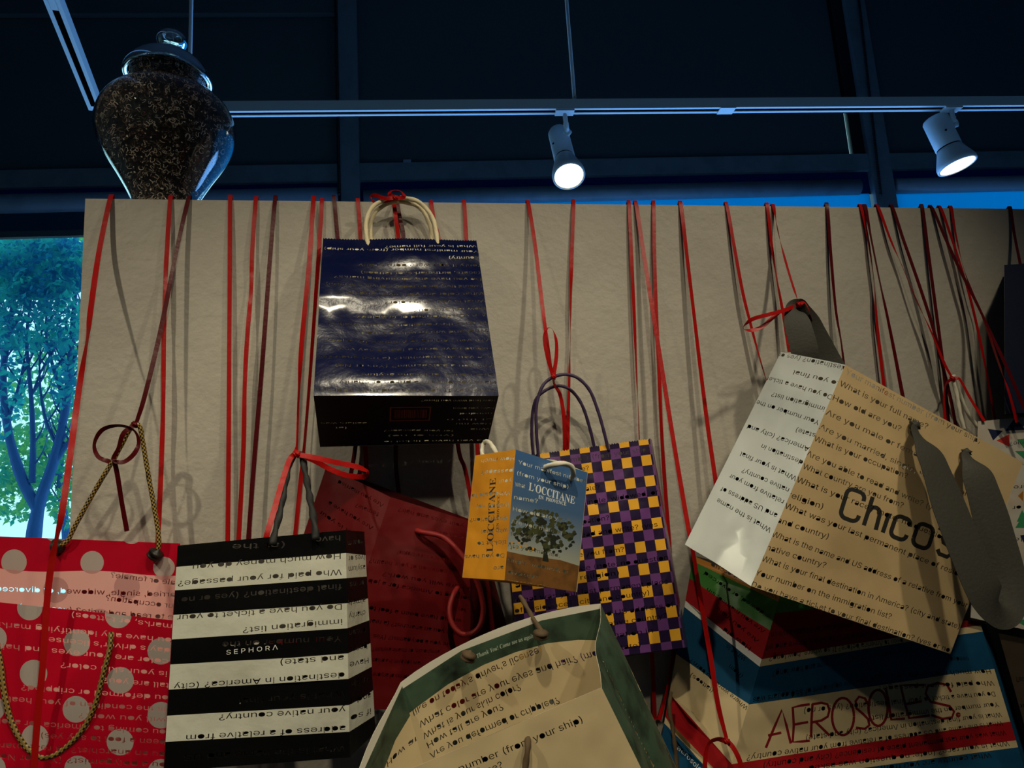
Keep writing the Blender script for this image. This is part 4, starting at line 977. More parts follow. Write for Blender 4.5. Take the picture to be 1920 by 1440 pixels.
g = Panel(F[1], B[1], B[2], F[2], wr=.003, seed=21)
g.fold = lambda u, v: -0.020 * math.exp(-((u - .5) / .22) ** 2) * (1 - .6 * v)
g.build('gusset_panel', cream, [M_GREENP], M_CREAMP, [T("How old are you?", 1150, 1180, 1262, 1430, 17), T("Are you married", 1140, 1230, 1240, 1430, 17)], grid=12, edge=M_EDGE, label='green forest print side of the bag')
g = Panel(F[0], B[0], B[3], F[3], wr=.003, seed=22); g.bulge = -.015
cu = pxpoly(g, [(772, 1334), (752, 1385), (735, 1440), (715, 1520)])
g.build('gusset_panel', cream, [M_CREAMP], M_GREENP, [T("How are", 742, 1432, 790, 1380, 17, True)], prints=[(M_GREENP, [(1.01, 1.01), (1.01, cu[0][1])] + cu + [(-.01, cu[-1][1]), (-.01, 1.01)]), (M_EDGE, [(0, 1.001), (1, 1.001), (1, .978), (0, .975)])], grid=8, edge=M_EDGE)
lump('cord_knot', W(878, 1231, .333), .010, M_STRING, cream, 1.2); lump('cord_knot', W(1014, 1190, .326), .010, M_STRING, cream, 1.5)
rope('handle', [W(1016, 1184, .318), W(1006, 1170, .310), W(995, 1152, .298), W(984, 1132, .285), W(975, 1118, .275)], .0034, M_STRING, cream, amp=.16)
rope('handle', [W(989, 1385, .472), W(990, 1400, .482), W(985, 1440, .486), W(982, 1500, .488), W(940, 1540, .49), W(900, 1500, .488), W(895, 1440, .482)], .0036, M_STRING, cream, amp=.16)
# ---------------------------------------------------------------- tilted kraft bag with grey ribbon handles
F = [W(1585, 684, .265), W(1918, 867, .235), W(1782, 1226, .245), W(1408, 1099, .275)]
B = [W(1464, 660, .150), W(1840, 830, .130), W(1690, 1190, .150), W(1284, 1021, .165)]
kraft = bag('tilted brown kraft bag with silver side and wide grey ribbon handles', at=F[3])
f = Panel(*F, bulge=.004, wr=.003, seed=24, wsc=6)
R_ = [("Your manifest number (from your ship)", 1587, 694, 1838, 826), ("What is your full name?", 1576, 716, 1741, 798), ("How old are you?", 1563, 743, 1691, 802), ("Are you male or female?", 1550, 770, 1745, 861), ("Are you married, single, widowed, or", 1538, 797, 1812, 925), ("What is your occupation?", 1528, 819, 1700, 891),
      ("Are you able to read and write? (yes or no)", 1514, 847, 1802, 976), ("What country are you from?", 1507, 871, 1690, 946), ("What is your race? (note: no question was asked", 1495, 896, 1850, 1040), ("religion)", 1480, 924, 1542, 948), ("What was your last permanent place of residence?", 1473, 945, 1838, 1090), ("and country)", 1459, 972, 1552, 1004),
      ("What is the name and US address of a relative from your", 1449, 998, 1815, 1133), ("native country?", 1439, 1023, 1549, 1058), ("What is your final destination in America? (city and state)", 1430, 1044, 1800, 1173), ("Your number on the immigration list?", 1418, 1070, 1671, 1154), ("Do you have a ticket to your final destination? (yes or no)", 1411, 1093, 1786, 1218)]
ls = [T(*r, 21) for r in R_]
# brand lettering: rounded strokes drawn in a frame turned with the bag
def lg(x, y):  # x along the word, y up, in pixels
    e = Vector((.934, .357)); n_ = Vector((.30, -.954)); o_ = Vector((1571, 968)); p = o_ + e * x + n_ * y; return (p.x, p.y)
def lstroke(pts, wd=8): return pxpoly(f, stroke([lg(*p) for p in pts], wd))
def rr(x0, x1, y0, y1, r, op=None):  # rounded box outline points
    P = []
    for cx, cy, a in ((x1 - r, y1 - r, 0), (x0 + r, y1 - r, 90), (x0 + r, y0 + r, 180), (x1 - r, y0 + r, 270)):
        P += [(cx + r * math.cos(math.radians(a + k * 18)), cy + r * math.sin(math.radians(a + k * 18))) for k in range(6)]
    return P
logo = []
P = rr(0, 34, 0, 56, 11); logo.append([(34, 42)] + P[1:18] + P[18:23] + [(34, 14)])
logo.append([(48, 0), (48, 56)]); logo.append([(48, 26)] + [(60 + 10 * math.cos(math.radians(a)), 29 + 10 * math.sin(math.radians(a))) for a in range(140, -1, -20)] + [(72, 0)])
logo.append([(86, 0), (86, 38)])
P = rr(100, 130, 0, 40, 10); logo.append([(130, 28)] + P[1:18] + P[18:23] + [(130, 12)])
P = rr(144, 176, 0, 42, 11); logo.append(P[0:13]); logo.append(P[12:] + P[:1])
logo.append([(186, 42), (190, 54)])
logo.append([(222, 34), (216, 40), (200, 40), (196, 32), (200, 24), (216, 20), (222, 10), (216, 1), (200, 1), (194, 8)])
prl = [(M_LOGO, lstroke(p)) for p in logo]
f.build('face_panel', kraft, [M_KRAFT], M_KRAFT_INSHADE, ls, prints=prl, grid=14)
g = Panel(B[0], F[0], F[3], B[3], wr=.002, seed=25, wsc=7)
g.fold = lambda u, v: 0.012 * max(0, 1 - abs(u - .55) / .45 - v / .2) if v < .2 else 0.0
R_ = [("destination? (yes or", 1585, 693, 1459, 667), ("to you final", 1573, 722, 1487, 701), ("Do you have a ticket", 1559, 747, 1437, 711), ("immigration list?", 1545, 769, 1447, 742), ("Your number on the", 1535, 795, 1418, 756), ("state)", 1528, 819, 1492, 808), ("America? (city and", 1516, 845, 1401, 801), ("destination in", 1504, 870, 1427, 838),
      ("What is your final", 1492, 900, 1387, 852), ("native country?", 1478, 922, 1391, 884), ("relative from your", 1468, 944, 1367, 894), ("and US address of", 1456, 970, 1351, 918), ("What is the name", 1444, 997, 1344, 940)]
ls = [T(*r, 19, outline=(i in (6, 7, 8))) for i, r in enumerate(R_)]
g.build('gusset_panel', kraft, [M_SILVER], M_KRAFT_INSHADE, ls, grid=14, label='pale silver side of the bag')
Panel(F[1], B[1], B[2], F[2]).build('gusset_panel', kraft, [M_SILVER], M_KRAFT_INSHADE, grid=5)
Panel(*B, wr=.001).build('reverse_panel', kraft, [M_KRAFT_INSHADE], M_SILVER, [T("What is your skin color?", 1500, 790, 1740, 900, 21, True), T("How tall are you?", 1470, 850, 1650, 940, 21, True), T("Are you deformed or crippled?", 1440, 920, 1720, 1050, 21, True), T("Have you been to America before?", 1400, 990, 1680, 1120, 21, True)], grid=6)
Panel(F[3], F[2], B[2], B[3]).build('base_panel', kraft, [M_SILVER], M_KRAFT, [T("Are you an anarchist?", 1400, 1105, 1310, 1050, 12)], grid=5)
def away(c): return lambda p: (c - p)
strip('handle', [W(1512, 690, .148), W(1508, 655, .155), W(1496, 610, .150), W(1489, 582, .140), W(1492, 573, .130), W(1501, 577, .115), W(1518, 612, .105), W(1545, 665, .105), W(1562, 695, .110)], .050, M_GREYSATIN, kraft, twist=[0, 0, 0, 0, 0, 0, 0, 0, 0], n=8, th=.001, face=Vector((-.18, -.75, -.55)), smooth_w=[1, 1, .98, .72, .55, .6, .95, 1, 1], curl=.04)
strip('handle', [W(1714, 797, .262), W(1722, 818, .285), W(1748, 862, .305), W(1784, 960, .325), W(1816, 1040, .335), W(1846, 1108, .34), W(1868, 1140, .335), W(1884, 1134, .325), W(1886, 1085, .318), W(1862, 985, .310), W(1836, 900, .300), W(1818, 862, .285), W(1812, 848, .258)], .066, M_GREYSATIN, kraft, n=8, th=.001, face=Vector((.12, -1, .15)), smooth_w=[.2, .5, .92, 1.05, 1.0, .98, .95, .9, .9, .88, .80, .42, .15], curl=.05, twist=[25, 15, 5, 0, -5, -8, 0, 20, 28, 22, 18, 12, 10])
lump('ribbon_knot', W(1715, 798, .264), .010, M_GREYSATIN, kraft, .5); lump('ribbon_knot', W(1812, 848, .258), .008, M_GREYSATIN, kraft, 1.5)
# ---------------------------------------------------------------- big striped bag with thin red lettering
F = [W(1466, 1105, .100), W(1838, 1168, .085), W(1930, 1470, .11), W(1352, 1500, .135)]
B = [W(1300, 1042, .022), W(1848, 1170, .02), W(1945, 1460, .025), W(1222, 1490, .025)]
aero = bag('large bag with blue, maroon and cream stripes and thin red lettering at lower right', at=F[3])
f = Panel(*F, bulge=.004, wr=.004, seed=27, wsc=6)
def lx(y): # left / right border columns of the panel at a pixel row
    return 1466 - (y - 1105) * .2886
def rx(y): return 1838 + (y - 1168) * .3046
def vf(ya, yb): return f.uv(lx(ya), ya)[1], f.uv(rx(yb), yb)[1]
def bend(a, b): # band from edge line a=(yl,yr) to b, slightly curved in the middle
    return [pt for pt in band(*vf(*a), *vf(*b))]
pr = [(M_GREENINK, bend((1090, 1080), (1150, 1120))), (M_MAROON, bend((1150, 1120), (1236, 1172))), (M_CREAMP, bend((1236, 1172), (1250, 1184))), (M_TEAL, bend((1250, 1184), (1321, 1254))), (M_CREAMP, bend((1321, 1254), (1433, 1353))),
      (M_REDINK, bend((1433, 1353), (1465, 1388))), (M_CREAMP, bend((1465, 1388), (1475, 1401))), (M_TEAL, bend((1475, 1401), (1510, 1480)))]
def q8(p): return (1380 + p[0] / 3.556, 1140 + p[1] / 3.556)
A_ = [[(198, 932), (250, 800), (300, 678), (330, 780), (360, 902)], [(212, 850), (298, 830)], [(482, 640), (425, 648), (370, 662), (378, 780), (372, 892), (430, 888), (484, 882)], [(376, 776), (472, 758)],
      [(492, 862), (494, 740), (500, 636)], [(498, 640), (560, 630), (600, 640), (614, 680), (602, 722), (560, 748), (500, 760)], [(520, 756), (615, 848)], ell(705, 722, 74, 124, 0, 360, 26), 
      [(878, 652), (850, 600), (812, 590), (790, 620), (796, 668), (840, 706), (872, 740), (880, 780), (850, 804), (792, 796)], ell(936, 664, 62, 120, 0, 360, 26), [(985, 530), (1004, 620), (1022, 742), (1112, 735)],
      [(1250, 512), (1160, 512), (1085, 514), (1112, 630), (1140, 732), (1210, 724), (1282, 714)], [(1108, 642), (1226, 620)], [(1432, 560), (1404, 512), (1340, 500), (1272, 520), (1256, 570), (1290, 624), (1360, 640), (1420, 654), (1450, 690), (1436, 728), (1370, 738), (1292, 712)], ell(1478, 712, 9, 9, 0, 360, 10)]
for p in A_: pr.append((M_MAROON, pxpoly(f, stroke([q8(c) for c in p], 4.8))))
R_ = [("charity almshouse, or insane asylum?", 1633, 1170, 1439, 1194), ("America before? If so when, where and who", 1661, 1188, 1425, 1219), ("been to America before? If so where, how long?", 1690, 1203, 1442, 1237), ("been to America before? If so when, where and how long?", 1737, 1216, 1447, 1266), ("needed)", 1816, 1238, 1778, 1238),
      ("(at least the equivalent of $50 dollars was", 1640, 1276, 1411, 1316), ("How much money do you have?", 1858, 1261, 1615, 1273), ("Who paid for your passage?", 1864, 1283, 1643, 1293), ("Do you have a ticket to your final destination? (yes or no)", 1866, 1303, 1505, 1335), ("Your number on the immigration list?", 1873, 1323, 1625, 1349),
      ("What is your final destination in America? (city and state)", 1878, 1342, 1509, 1386), ("What is the name and US address of a relative from your native country?", 1880, 1358, 1400, 1424), ("What was your last permanent place of residence? (city and country)", 1886, 1376, 1431, 1438), ("What is your race? (note: no question was asked", 1892, 1396, 1515, 1443), ("What country are you from?", 1858, 1418, 1640, 1444)]
f.build('face_panel', aero, [M_CREAMP], M_BAG_INSHADE, [T(*r, 19) for r in R_], prints=pr, grid=14)
g = Panel(B[0], F[0], F[3], B[3], wr=.003, seed=28)
g.fold = lambda u, v: -0.014 * max(0, 1 - abs(u - .30) / .30)
def lx2(y): return 1300 - (y - 1042) * .174
def vg2(ya, yb): return g.uv(lx2(ya), ya)[1], g.uv(lx(yb), yb)[1]
def bnd(a, b): return band(*vg2(*a), *vg2(*b))
pr = [(M_ORINK, bnd((1030, 1095), (1052, 1128))), (M_GREENINK, bnd((1052, 1128), (1084, 1182))), (M_REDINK, bnd((1084, 1182), (1126, 1236))), (M_WHITEINK, bnd((1126, 1236), (1138, 1250))), (M_TEAL, bnd((1138, 1250), (1226, 1320))), (M_CREAMP, bnd((1226, 1320), (1300, 1432))),
      (M_REDINK, bnd((1300, 1432), (1344, 1466))), (M_CREAMP, bnd((1344, 1466), (1356, 1476))), (M_TEAL, bnd((1356, 1476), (1480, 1500)))]
R_ = [("What is your occup", 1456, 1121, 1330, 1058), ("widowed, or divorced", 1444, 1160, 1318, 1074), ("Are you married, sin", 1432, 1186, 1322, 1104), ("Are you male", 1420, 1204, 1340, 1140), ("How old", 1405, 1218, 1355, 1180), ("What is", 1396, 1238, 1360, 1212), ("(from", 1390, 1270, 1366, 1250), ("Where were you born?", 1400, 1330, 1291, 1238), ("(tattoos)", 1335, 1297, 1291, 1266)]
g.build('gusset_panel', aero, [M_CREAMP], M_BAG_INSHADE, [T(*r, 15) for r in R_] + [T("aerosoles", 1268, 1398, 1322, 1448, 17, mt=M_WHITEINK, thin=-.02)], prints=pr, grid=12, label='side of the bag with orange, green, red, white and blue stripes')
Panel(F[1], B[1], B[2], F[2]).build('gusset_panel', aero, [M_TEAL], M_CREAMP, grid=5)
Panel(*B, wr=.001).build('reverse_panel', aero, [M_BAG_INSHADE], M_MAROON, [T("Are you male or female?", 1450, 1200, 1750, 1180, 18, True), T("How tall are you?", 1450, 1300, 1750, 1280, 18, True)], grid=6)
rope('handle', [W(1258, 1298, .06), W(1255, 1330, .075), W(1262, 1370, .082), W(1268, 1420, .085), W(1272, 1470, .085)], .0034, M_STRING, aero, amp=.16)
# ---------------------------------------------------------------- white bag with triangles
F = [W(1834, 790, .095), W(2030, 772, .085), W(2010, 1200, .095), W(1820, 1158, .10)]
B = [W(1842, 792, .02), W(2034, 774, .015), W(2014, 1203, .02), W(1828, 1162, .02)]
tri = bag('white bag printed with navy, red and green triangles at the right edge', at=F[3])
f = Panel(*F, wr=.002, seed=30)
pr = []
for mt, pts in ((M_NAVYINK, [(1884, 808), (1922, 806), (1903, 783)]), (M_NAVYINK, [(1852, 804), (1880, 808), (1862, 826)]), (M_XRED, [(1868, 826), (1892, 814), (1892, 838)]), (M_XGREEN, [(1906, 824), (1940, 820), (1926, 850)]), (M_XGREEN, [(1902, 846), (1940, 846), (1925, 866)]),
                (M_XGREEN, [(1906, 978), (1930, 982), (1916, 956)]), (M_XGREEN, [(1903, 990), (1934, 990), (1916, 968)]), (M_NAVYINK, [(1912, 1004), (1926, 1030), (1938, 1000)]), (M_NAVYINK, [(1862, 1147), (1890, 1150), (1874, 1166)]), (M_XGREEN, [(1902, 1164), (1930, 1160), (1930, 1178)]),
                (M_ORINK, [(1908, 930), (1918, 920), (1918, 940)]), (M_ORINK, [(1845, 1158), (1858, 1146), (1860, 1162)]), (M_XRED, [(1850, 900), (1874, 890), (1872, 914)]), (M_XGREEN, [(1840, 960), (1864, 960), (1852, 936)]), (M_NAVYINK, [(1850, 1040), (1874, 1040), (1862, 1062)])):
    pr.append((mt, pxpoly(f, pts)))
f.build('face_panel', tri, [M_WHITEBAG], M_NAVY_IN, [T("name?", 1935, 832, 1892, 834, 15), T("full name", 1960, 868, 1908, 872, 15), T("old are", 1960, 912, 1900, 916, 15), T("male or", 1960, 950, 1898, 954, 15), T("single", 1960, 1010, 1900, 1014, 15)], prints=pr, grid=10)
Panel(B[0], F[0], F[3], B[3]).build('gusset_panel', tri, [M_WHITEBAG], M_NAVY_IN, grid=4)
Panel(*B).build('reverse_panel', tri, [M_NAVY_IN], M_WHITEBAG, grid=4)
Panel(F[3], F[2], B[2], B[3]).build('base_panel', tri, [M_WHITEBAG], M_NAVY_IN, grid=4)
rope('handle', [W(1808, 806, .05), W(1800, 775, .05), W(1793, 735, .048), W(1786, 710, .046), W(1790, 708, .040), W(1800, 740, .034), W(1812, 770, .03), W(1832, 800, .024)], .0040, M_WHITEROPE, tri, amp=.14, lobes=3)
# ---------------------------------------------------------------- dark bags at the right edge
F = [W(1883, 497, .12), W(2120, 478, .10), W(2110, 762, .11), W(1884, 776, .125)]
B = [W(1888, 500, .02), W(2120, 482, .02), W(2110, 765, .02), W(1889, 779, .02)]
dk = bag('plain very dark navy bag cut off by the right edge of the photo', at=F[3])
Panel(*F, wr=.001).build('face_panel', dk, [M_DARKBAG], M_DARKBAG, grid=6)
Panel(B[0], F[0], F[3], B[3]).build('gusset_panel', dk, [M_DARKBAG], M_DARKBAG, grid=4)
Panel(*B).build('reverse_panel', dk, [M_DARKBAG], M_DARKBAG, grid=4)
Panel(F[3], F[2], B[2], B[3]).build('base_panel', dk, [M_DARKBAG], M_DARKBAG, grid=4)
F = [W(1870, 1180, .080), W(2060, 1224, .080), W(2090, 1520, .085), W(1966, 1520, .085)]
B = [W(1874, 1182, .02), W(2060, 1226, .02), W(2090, 1520, .02), W(1970, 1520, .02)]
br = bag('dark brown bag at the bottom right corner under the white bag with triangles', at=F[3])
f = Panel(*F, wr=.003, seed=33); f.build('face_panel', br, [M_BROWNBAG], M_BROWNBAG, [T("What is your race?", 2000, 1280, 1905, 1276, 16), T("from your", 1990, 1330, 1912, 1326, 16), T("country", 1990, 1380, 1915, 1376, 16)], grid=8)
Panel(B[0], F[0], F[3], B[3]).build('gusset_panel', br, [M_BROWNBAG], M_BROWNBAG, grid=4)
Panel(*B).build('reverse_panel', br, [M_BROWNBAG], M_BROWNBAG, grid=4)
# ================================================================== RIBBONS
GR = 'narrow red ribbons hanging over the display wall'
def ribbon(label, pts, width=.0078, mt=None, twist=None, over=True, w_=None, extra=(), name='ribbon', group=GR):
    """pts = (px, py, gap from the wall); the first hangs over the wall top"""
    P = [W(*p) for p in pts]
    if over:
        a = P[0]; t = Vector((a.x, YW - .0022, ZTOP + .0015)); P = [Vector((t.x, YW + .06, ZTOP + .0012)), Vector((t.x, YW + .012, ZTOP + .0012)), t] + P[1:]
        if twist: twist = [0, 0] + list(twist)
    if extra:
        root = empty(name, P[2] if over else P[0], label, 'ribbon', group)
        def face(p): return Vector((0, -1, 0)) if p.z < ZTOP - .012 else (Vector((0, -.15, 1)) if p.z > ZTOP else Vector((0, -1, .8)))
        strip('hanging_length', P, width, mt or M_REDRIB, root, twist, face=face)
        for kind, pp, tw in extra:
            if kind == 'knot': lump('knot', W(*pp), tw, mt or M_REDRIB, root, .7)
            else: strip(kind, [W(*q) for q in pp], width * .95, mt or M_REDRIB, root, tw)
        return root
    def face(p): return Vector((0, -1, 0)) if p.z < ZTOP - .012 else (Vector((0, -.15, 1)) if p.z > ZTOP else Vector((0, -1, .8)))
    return tag(strip(name, P, width, mt or M_REDRIB, None, twist, face=face), label, 'ribbon', group)
D = M_DKRIB
ribbon('leftmost red ribbon, slanting past the window and down over the polka dot bag', [(208, 372, 0), (186, 470, .03), (170, 580, .08), (163, 640, .11), (148, 730, .14), (132, 850, .18), (118, 950, .205), (106, 1010, .21), (96, 1060, .212), (88, 1130, .212), (80, 1250, .215), (70, 1350, .215), (62, 1470, .215)], twist=[0, 0, 40, 85, 40, 5, 30, 75, 30, 0, 0, 0, 0], width=.009)
ribbon('bright red ribbon under the middle of the jar, hanging straight to the polka dot bag', [(320, 373, 0), (313, 470, .012), (309, 560, .016), (307, 640, .018), (306, 760, .02), (303, 860, .02), (297, 1000, .03), (294, 1040, .03)], twist=[0, 10, -15, 25, -20, 15, 0, 0])
ribbon('dark ribbon slanting left from under the jar to the tied polka dot bag handle', [(354, 373, 0), (331, 470, .02), (301, 620, .045), (272, 740, .07), (256, 792, .086)], mt=D, twist=[0, -10, 10, 40, 60], extra=[('knot', (253, 796, .086), .006),
    ('loop', [(253, 797, .088), (232, 812, .10), (222, 840, .10), (213, 862, .10), (232, 866, .10), (252, 850, .10), (260, 828, .098), (250, 806, .096), (222, 798, .096), (192, 806, .096), (177, 832, .096), (184, 856, .098), (206, 866, .10)], [0, 30, 60, 40, 10, -10, 30, 60, 60, 40, 70, 40, 0]),
    ('tail', [(214, 863, .102), (220, 890, .09), (228, 940, .075), (238, 996, .062)], [0, 20, 40, 20])])
ribbon('straight red ribbon, first one clear of the jar on its right', [(432, 375, 0), (431, 500, .008), (430, 650, .01), (429, 830, .012), (427, 1030, .015)], twist=[0, 5, -5, 8, 0])
ribbon('shiny red ribbon with a kink halfway down, second clear of the jar', [(480, 376, 0), (473, 470, .01), (471, 540, .012), (464, 625, .018), (459, 720, .018), (457, 830, .016), (452, 930, .016), (447, 1020, .018)], twist=[0, 20, -25, 30, -20, 10, 20, 0])
ribbon('nearly black ribbon left of the navy bag, leaning down to the left', [(516, 376, 0), (505, 500, .014), (491, 690, .02), (477, 860, .022), (465, 1020, .025)], mt=D, twist=[0, 15, 20, 10, 0])
ribbon('red ribbon close left of the navy bag, knotted to the striped bag handle', [(588, 377, 0), (579, 500, .03), (566, 640, .08), (560, 740, .14), (557, 830, .215), (556, 848, .236)], twist=[0, 8, 25, 75, 80, 40], width=.0085, extra=[('knot', (557, 851, .241), .0065),
    ('tail', [(553, 852, .244), (543, 862, .25), (530, 900, .27), (513, 960, .30), (500, 1005, .318), (497, 1030, .31)], [20, 10, 0, 0, 20, 0]),
    ('loop', [(562, 853, .244), (590, 858, .25), (630, 867, .255), (668, 875, .25), (688, 884, .235), (680, 894, .225), (650, 891, .222), (620, 880, .226), (592, 865, .235), (566, 854, .242)], [20, 10, 0, 10, 60, 20, 10, -10, 10, 20])])
ribbon('thin dark red ribbon touching the left side of the navy bag', [(604, 377, 0), (600, 440, .008), (588, 610, .012), (580, 720, .012), (571, 830, .012), (562, 920, .016), (552, 1020, .02)], twist=[0, 20, 45, 55, 60, 0, 0])
ribbon('red ribbon going behind the left half of the navy bag top', [(671, 377, 0), (676, 450, .006), (682, 640, .008), (684, 800, .01), (688, 900, .012)])
ribbon('red ribbon tied around the top of the navy bag handle', [(738, 376, 0), (741, 400, .022), (748, 455, .014), (752, 520, .010)], extra=[('knot', (742, 371, .046), .006), ('loop', [(742, 371, .046), (722, 372, .05), (702, 366, .05), (696, 371, .046), (704, 380, .04), (722, 377, .042), (740, 372, .046)], [0, 20, 40, 70, 20, 0, 0]), ('loop', [(740, 370, .046), (730, 364, .05), (736, 357, .05), (750, 358, .05), (758, 368, .05), (746, 372, .048)], [0, 30, 60, 60, 30, 0])])
ribbon('dark ribbon hanging through the loop of the navy bag handle', [(744, 377, 0), (750, 410, .006), (757, 458, .008), (752, 620, .008), (742, 840, .01), (748, 930, .012)], mt=D)
ribbon('red ribbon passing behind the right leg of the navy bag handle', [(808, 380, 0), (815, 420, .006), (824, 460, .008), (840, 640, .008), (858, 830, .02), (872, 880, .03), (884, 940, .03)])
ribbon('red ribbon at the right end of the navy bag top edge', [(870, 380, 0), (874, 440, .006), (884, 640, .008), (895, 830, .012), (900, 960, .012)])
ribbon('dark ribbon showing below the left end of the navy bag base', [(627, 378, 0), (640, 520, .006), (668, 780, .01), (666, 840, .012), (654, 910, .014)], mt=D)
ribbon('red ribbon leading down to the purple and gold bag, looped above its handles', [(990, 381, 0), (1002, 450, .02), (1013, 540, .04), (1023, 620, .062), (1036, 700, .082)], twist=[0, 5, 5, 20, 60], extra=[('knot', (1038, 706, .084), .006),
    ('loop', [(1037, 705, .086), (1027, 670, .092), (1021, 635, .092), (1026, 616, .09), (1036, 618, .088), (1043, 640, .088), (1043, 670, .088), (1038, 704, .087)], [0, 20, 40, 70, 70, 30, 10, 0]),
    ('tail', [(1038, 708, .084), (1040, 722, .056), (1050, 740, .05), (1057, 780, .045), (1059, 830, .035), (1057, 870, .02)], [0, 30, 10, 0, 0, 0])])
ribbon('red ribbon hanging straight just right of the looped ribbon', [(1075, 383, 0), (1072, 480, .006), (1070, 560, .008), (1069, 640, .008), (1067, 720, .008), (1063, 850, .008)], twist=[0, 5, 45, 80, 40, 0])
ribbon('red ribbon thinning to an edge above the right half of the purple and gold bag', [(1179, 384, 0), (1184, 480, .008), (1189, 590, .010), (1193, 690, .010), (1197, 780, .009), (1199, 830, .008), (1212, 1080, .008), (1223, 1240, .008), (1228, 1350, .01)], twist=[0, 5, 20, 50, 80, 85, 0, 0, 0])
ribbon('long red ribbon slanting right and falling across the striped side of the large bag', [(1192, 384, 0), (1206, 470, .015), (1225, 590, .035), (1244, 710, .05), (1265, 840, .07), (1287, 970, .09), (1302, 1050, .105), (1318, 1150, .125), (1332, 1230, .138), (1346, 1320, .15), (1363, 1388, .158)], width=.0088, twist=[0, 0, 5, 0, 5, 0, 20, 5, 0, 5, 30], extra=[('knot', (1363, 1390, .160), .006),
    ('loop', [(1363, 1390, .160), (1345, 1386, .165), (1328, 1396, .17), (1322, 1430, .172), (1324, 1480, .172)], [0, 30, 30, 10, 0]), ('tail', [(1364, 1390, .160), (1376, 1404, .165), (1388, 1430, .168), (1400, 1480, .168)], [0, 10, 0, 0])])
ribbon('bright red ribbon crossed by the long slanting ribbon right of the purple bag', [(1225, 385, 0), (1227, 480, .008), (1231, 600, .012), (1236, 700, .014), (1240, 800, .014), (1246, 900, .010), (1256, 1040, .009), (1263, 1200, .009), (1252, 1285, .02), (1236, 1350, .03)], twist=[0, 0, 5, 0, 20, 0, 0, 10, 40, 0])
ribbon('orange-red shiny ribbon leaning right between the purple bag and the kraft bag', [(1276, 386, 0), (1288, 480, .014), (1300, 580, .022), (1313, 690, .028), (1327, 800, .034), (1340, 890, .04), (1350, 960, .045)], twist=[0, 15, 20, 15, 5, 0, 0], width=.0088)
ribbon('red ribbon ending behind the silver top corner of the kraft bag', [(1362, 387, 0), (1378, 470, .012), (1393, 550, .018), (1408, 610, .022), (1424, 670, .026), (1445, 740, .03)], twist=[0, 5, 10, 20, 40, 60])
ribbon('orange-red ribbon running down to the left edge of the grey ribbon handle', [(1438, 388, 0), (1447, 460, .010), (1456, 520, .014), (1467, 580, .02), (1480, 660, .03)], twist=[0, 20, 40, 15, 0])
ribbon('red ribbon knotted on top of the upright grey ribbon handle', [(1449, 388, 0), (1458, 430, .02), (1473, 490, .06), (1488, 540, .11), (1497, 568, .134)], twist=[0, 70, 20, 20, 60], extra=[('knot', (1498, 571, .136), .006),
    ('loop', [(1492, 573, .137), (1470, 582, .150), (1440, 590, .155), (1412, 598, .15), (1396, 610, .145), (1396, 618, .14), (1412, 619, .14), (1430, 612, .14), (1446, 598, .142), (1462, 584, .145)], [10, 0, 0, 10, 60, 60, 20, 20, 20, 10]), ('tail', [(1500, 570, .134), (1508, 567, .13), (1516, 580, .125), (1522, 600, .11)], [20, 40, 40, 60])])
ribbon('dark red ribbon meeting the kraft bag at its top corner', [(1550, 388, 0), (1558, 480, .012), (1567, 580, .02), (1577, 640, .026), (1583, 690, .03), (1590, 760, .03)], mt=D, twist=[0, 10, 20, 35, 20, 0])
ribbon('curly red ribbon hugging the dark shiny one above the kraft bag', [(1613, 389, 0), (1628, 450, .010), (1639, 530, .014), (1643, 590, .016), (1650, 660, .016), (1662, 760, .016)], twist=[0, 25, 50, 20, 0, 0])
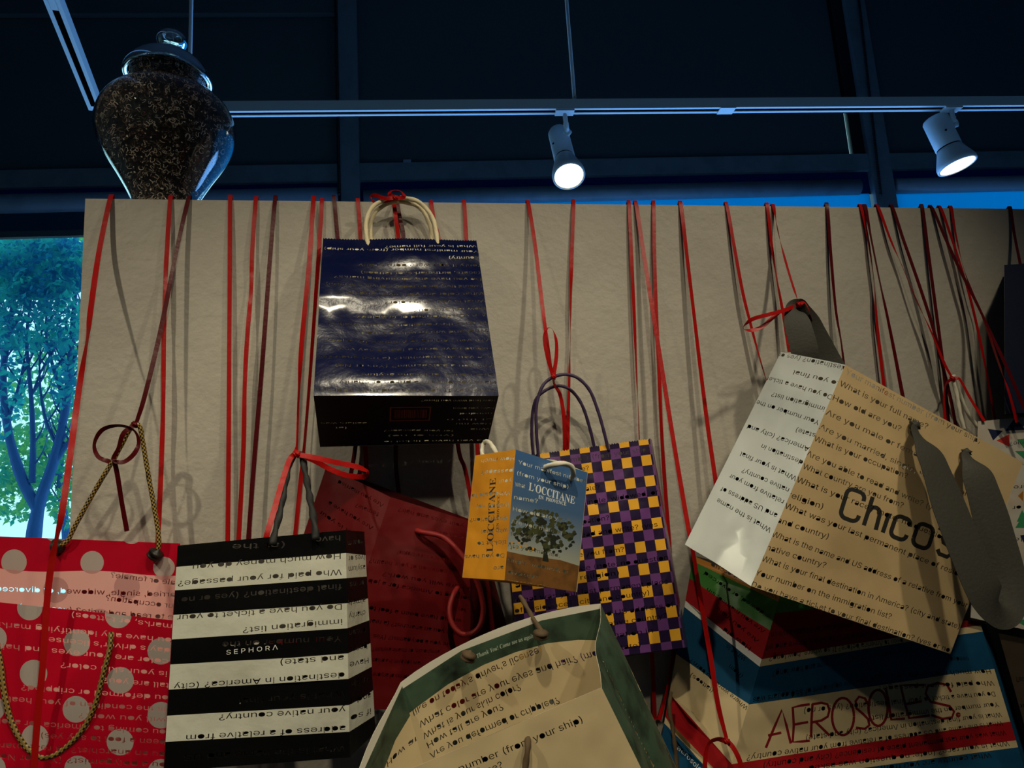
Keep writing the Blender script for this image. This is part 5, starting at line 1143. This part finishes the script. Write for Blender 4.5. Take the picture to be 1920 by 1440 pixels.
ribbon('dark ribbon with a glittering red stretch above the kraft bag', [(1621, 389, 0), (1634, 450, .02), (1650, 530, .03), (1663, 590, .036), (1677, 660, .04), (1694, 750, .05)], mt=D, twist=[0, 30, 35, 20, 10, 0], width=.0088)
ribbon('thin red ribbon slanting to the white cord of the triangle bag', [(1645, 390, 0), (1670, 450, .014), (1692, 500, .02), (1717, 560, .028), (1745, 620, .036), (1770, 680, .044), (1785, 708, .047)], twist=[0, 20, 55, 70, 30, 10, 20], extra=[('knot', (1786, 710, .05), .006),
    ('tail', [(1783, 711, .05), (1773, 722, .05), (1770, 750, .045), (1773, 800, .04)], [20, 40, 20, 0]), ('tail', [(1790, 710, .05), (1800, 712, .055), (1820, 748, .075), (1846, 790, .100)], [20, 10, 5, 0])])
ribbon('very dark ribbon slanting right, third from the right mullion', [(1672, 390, 0), (1694, 450, .014), (1722, 530, .022), (1748, 610, .03), (1766, 680, .034), (1785, 760, .034), (1800, 850, .034)], mt=D)
ribbon('dark red ribbon falling steeply through the crossing ribbons', [(1728, 390, 0), (1740, 470, .010), (1752, 560, .014), (1764, 650, .016), (1772, 720, .016), (1782, 830, .016)], mt=D)
ribbon('black-red ribbon crossing lowest and reaching the dark navy bag', [(1746, 391, 0), (1774, 450, .02), (1802, 510, .036), (1832, 570, .06), (1865, 640, .128), (1895, 705, .146), (1930, 790, .15)], mt=D)
ribbon('red ribbon crossing the black one and ending in a glittering stretch', [(1762, 391, 0), (1782, 440, .014), (1802, 500, .022), (1822, 570, .03), (1838, 640, .04), (1850, 700, .045), (1866, 790, .05)], twist=[0, 10, 20, 10, 10, 25, 10])
ribbon('thin red ribbon curving from the crossing down to the top of the triangle bag', [(1782, 391, 0), (1792, 440, .01), (1806, 500, .016), (1822, 545, .024), (1845, 600, .04), (1872, 680, .11), (1890, 730, .142), (1907, 792, .13)], twist=[0, 20, 50, 70, 70, 60, 20, 0])
ribbon('rightmost ribbon, dark red, holding the dark navy bag', [(1893, 393, 0), (1902, 440, .02), (1912, 490, .06), (1918, 520, .07)], mt=D)
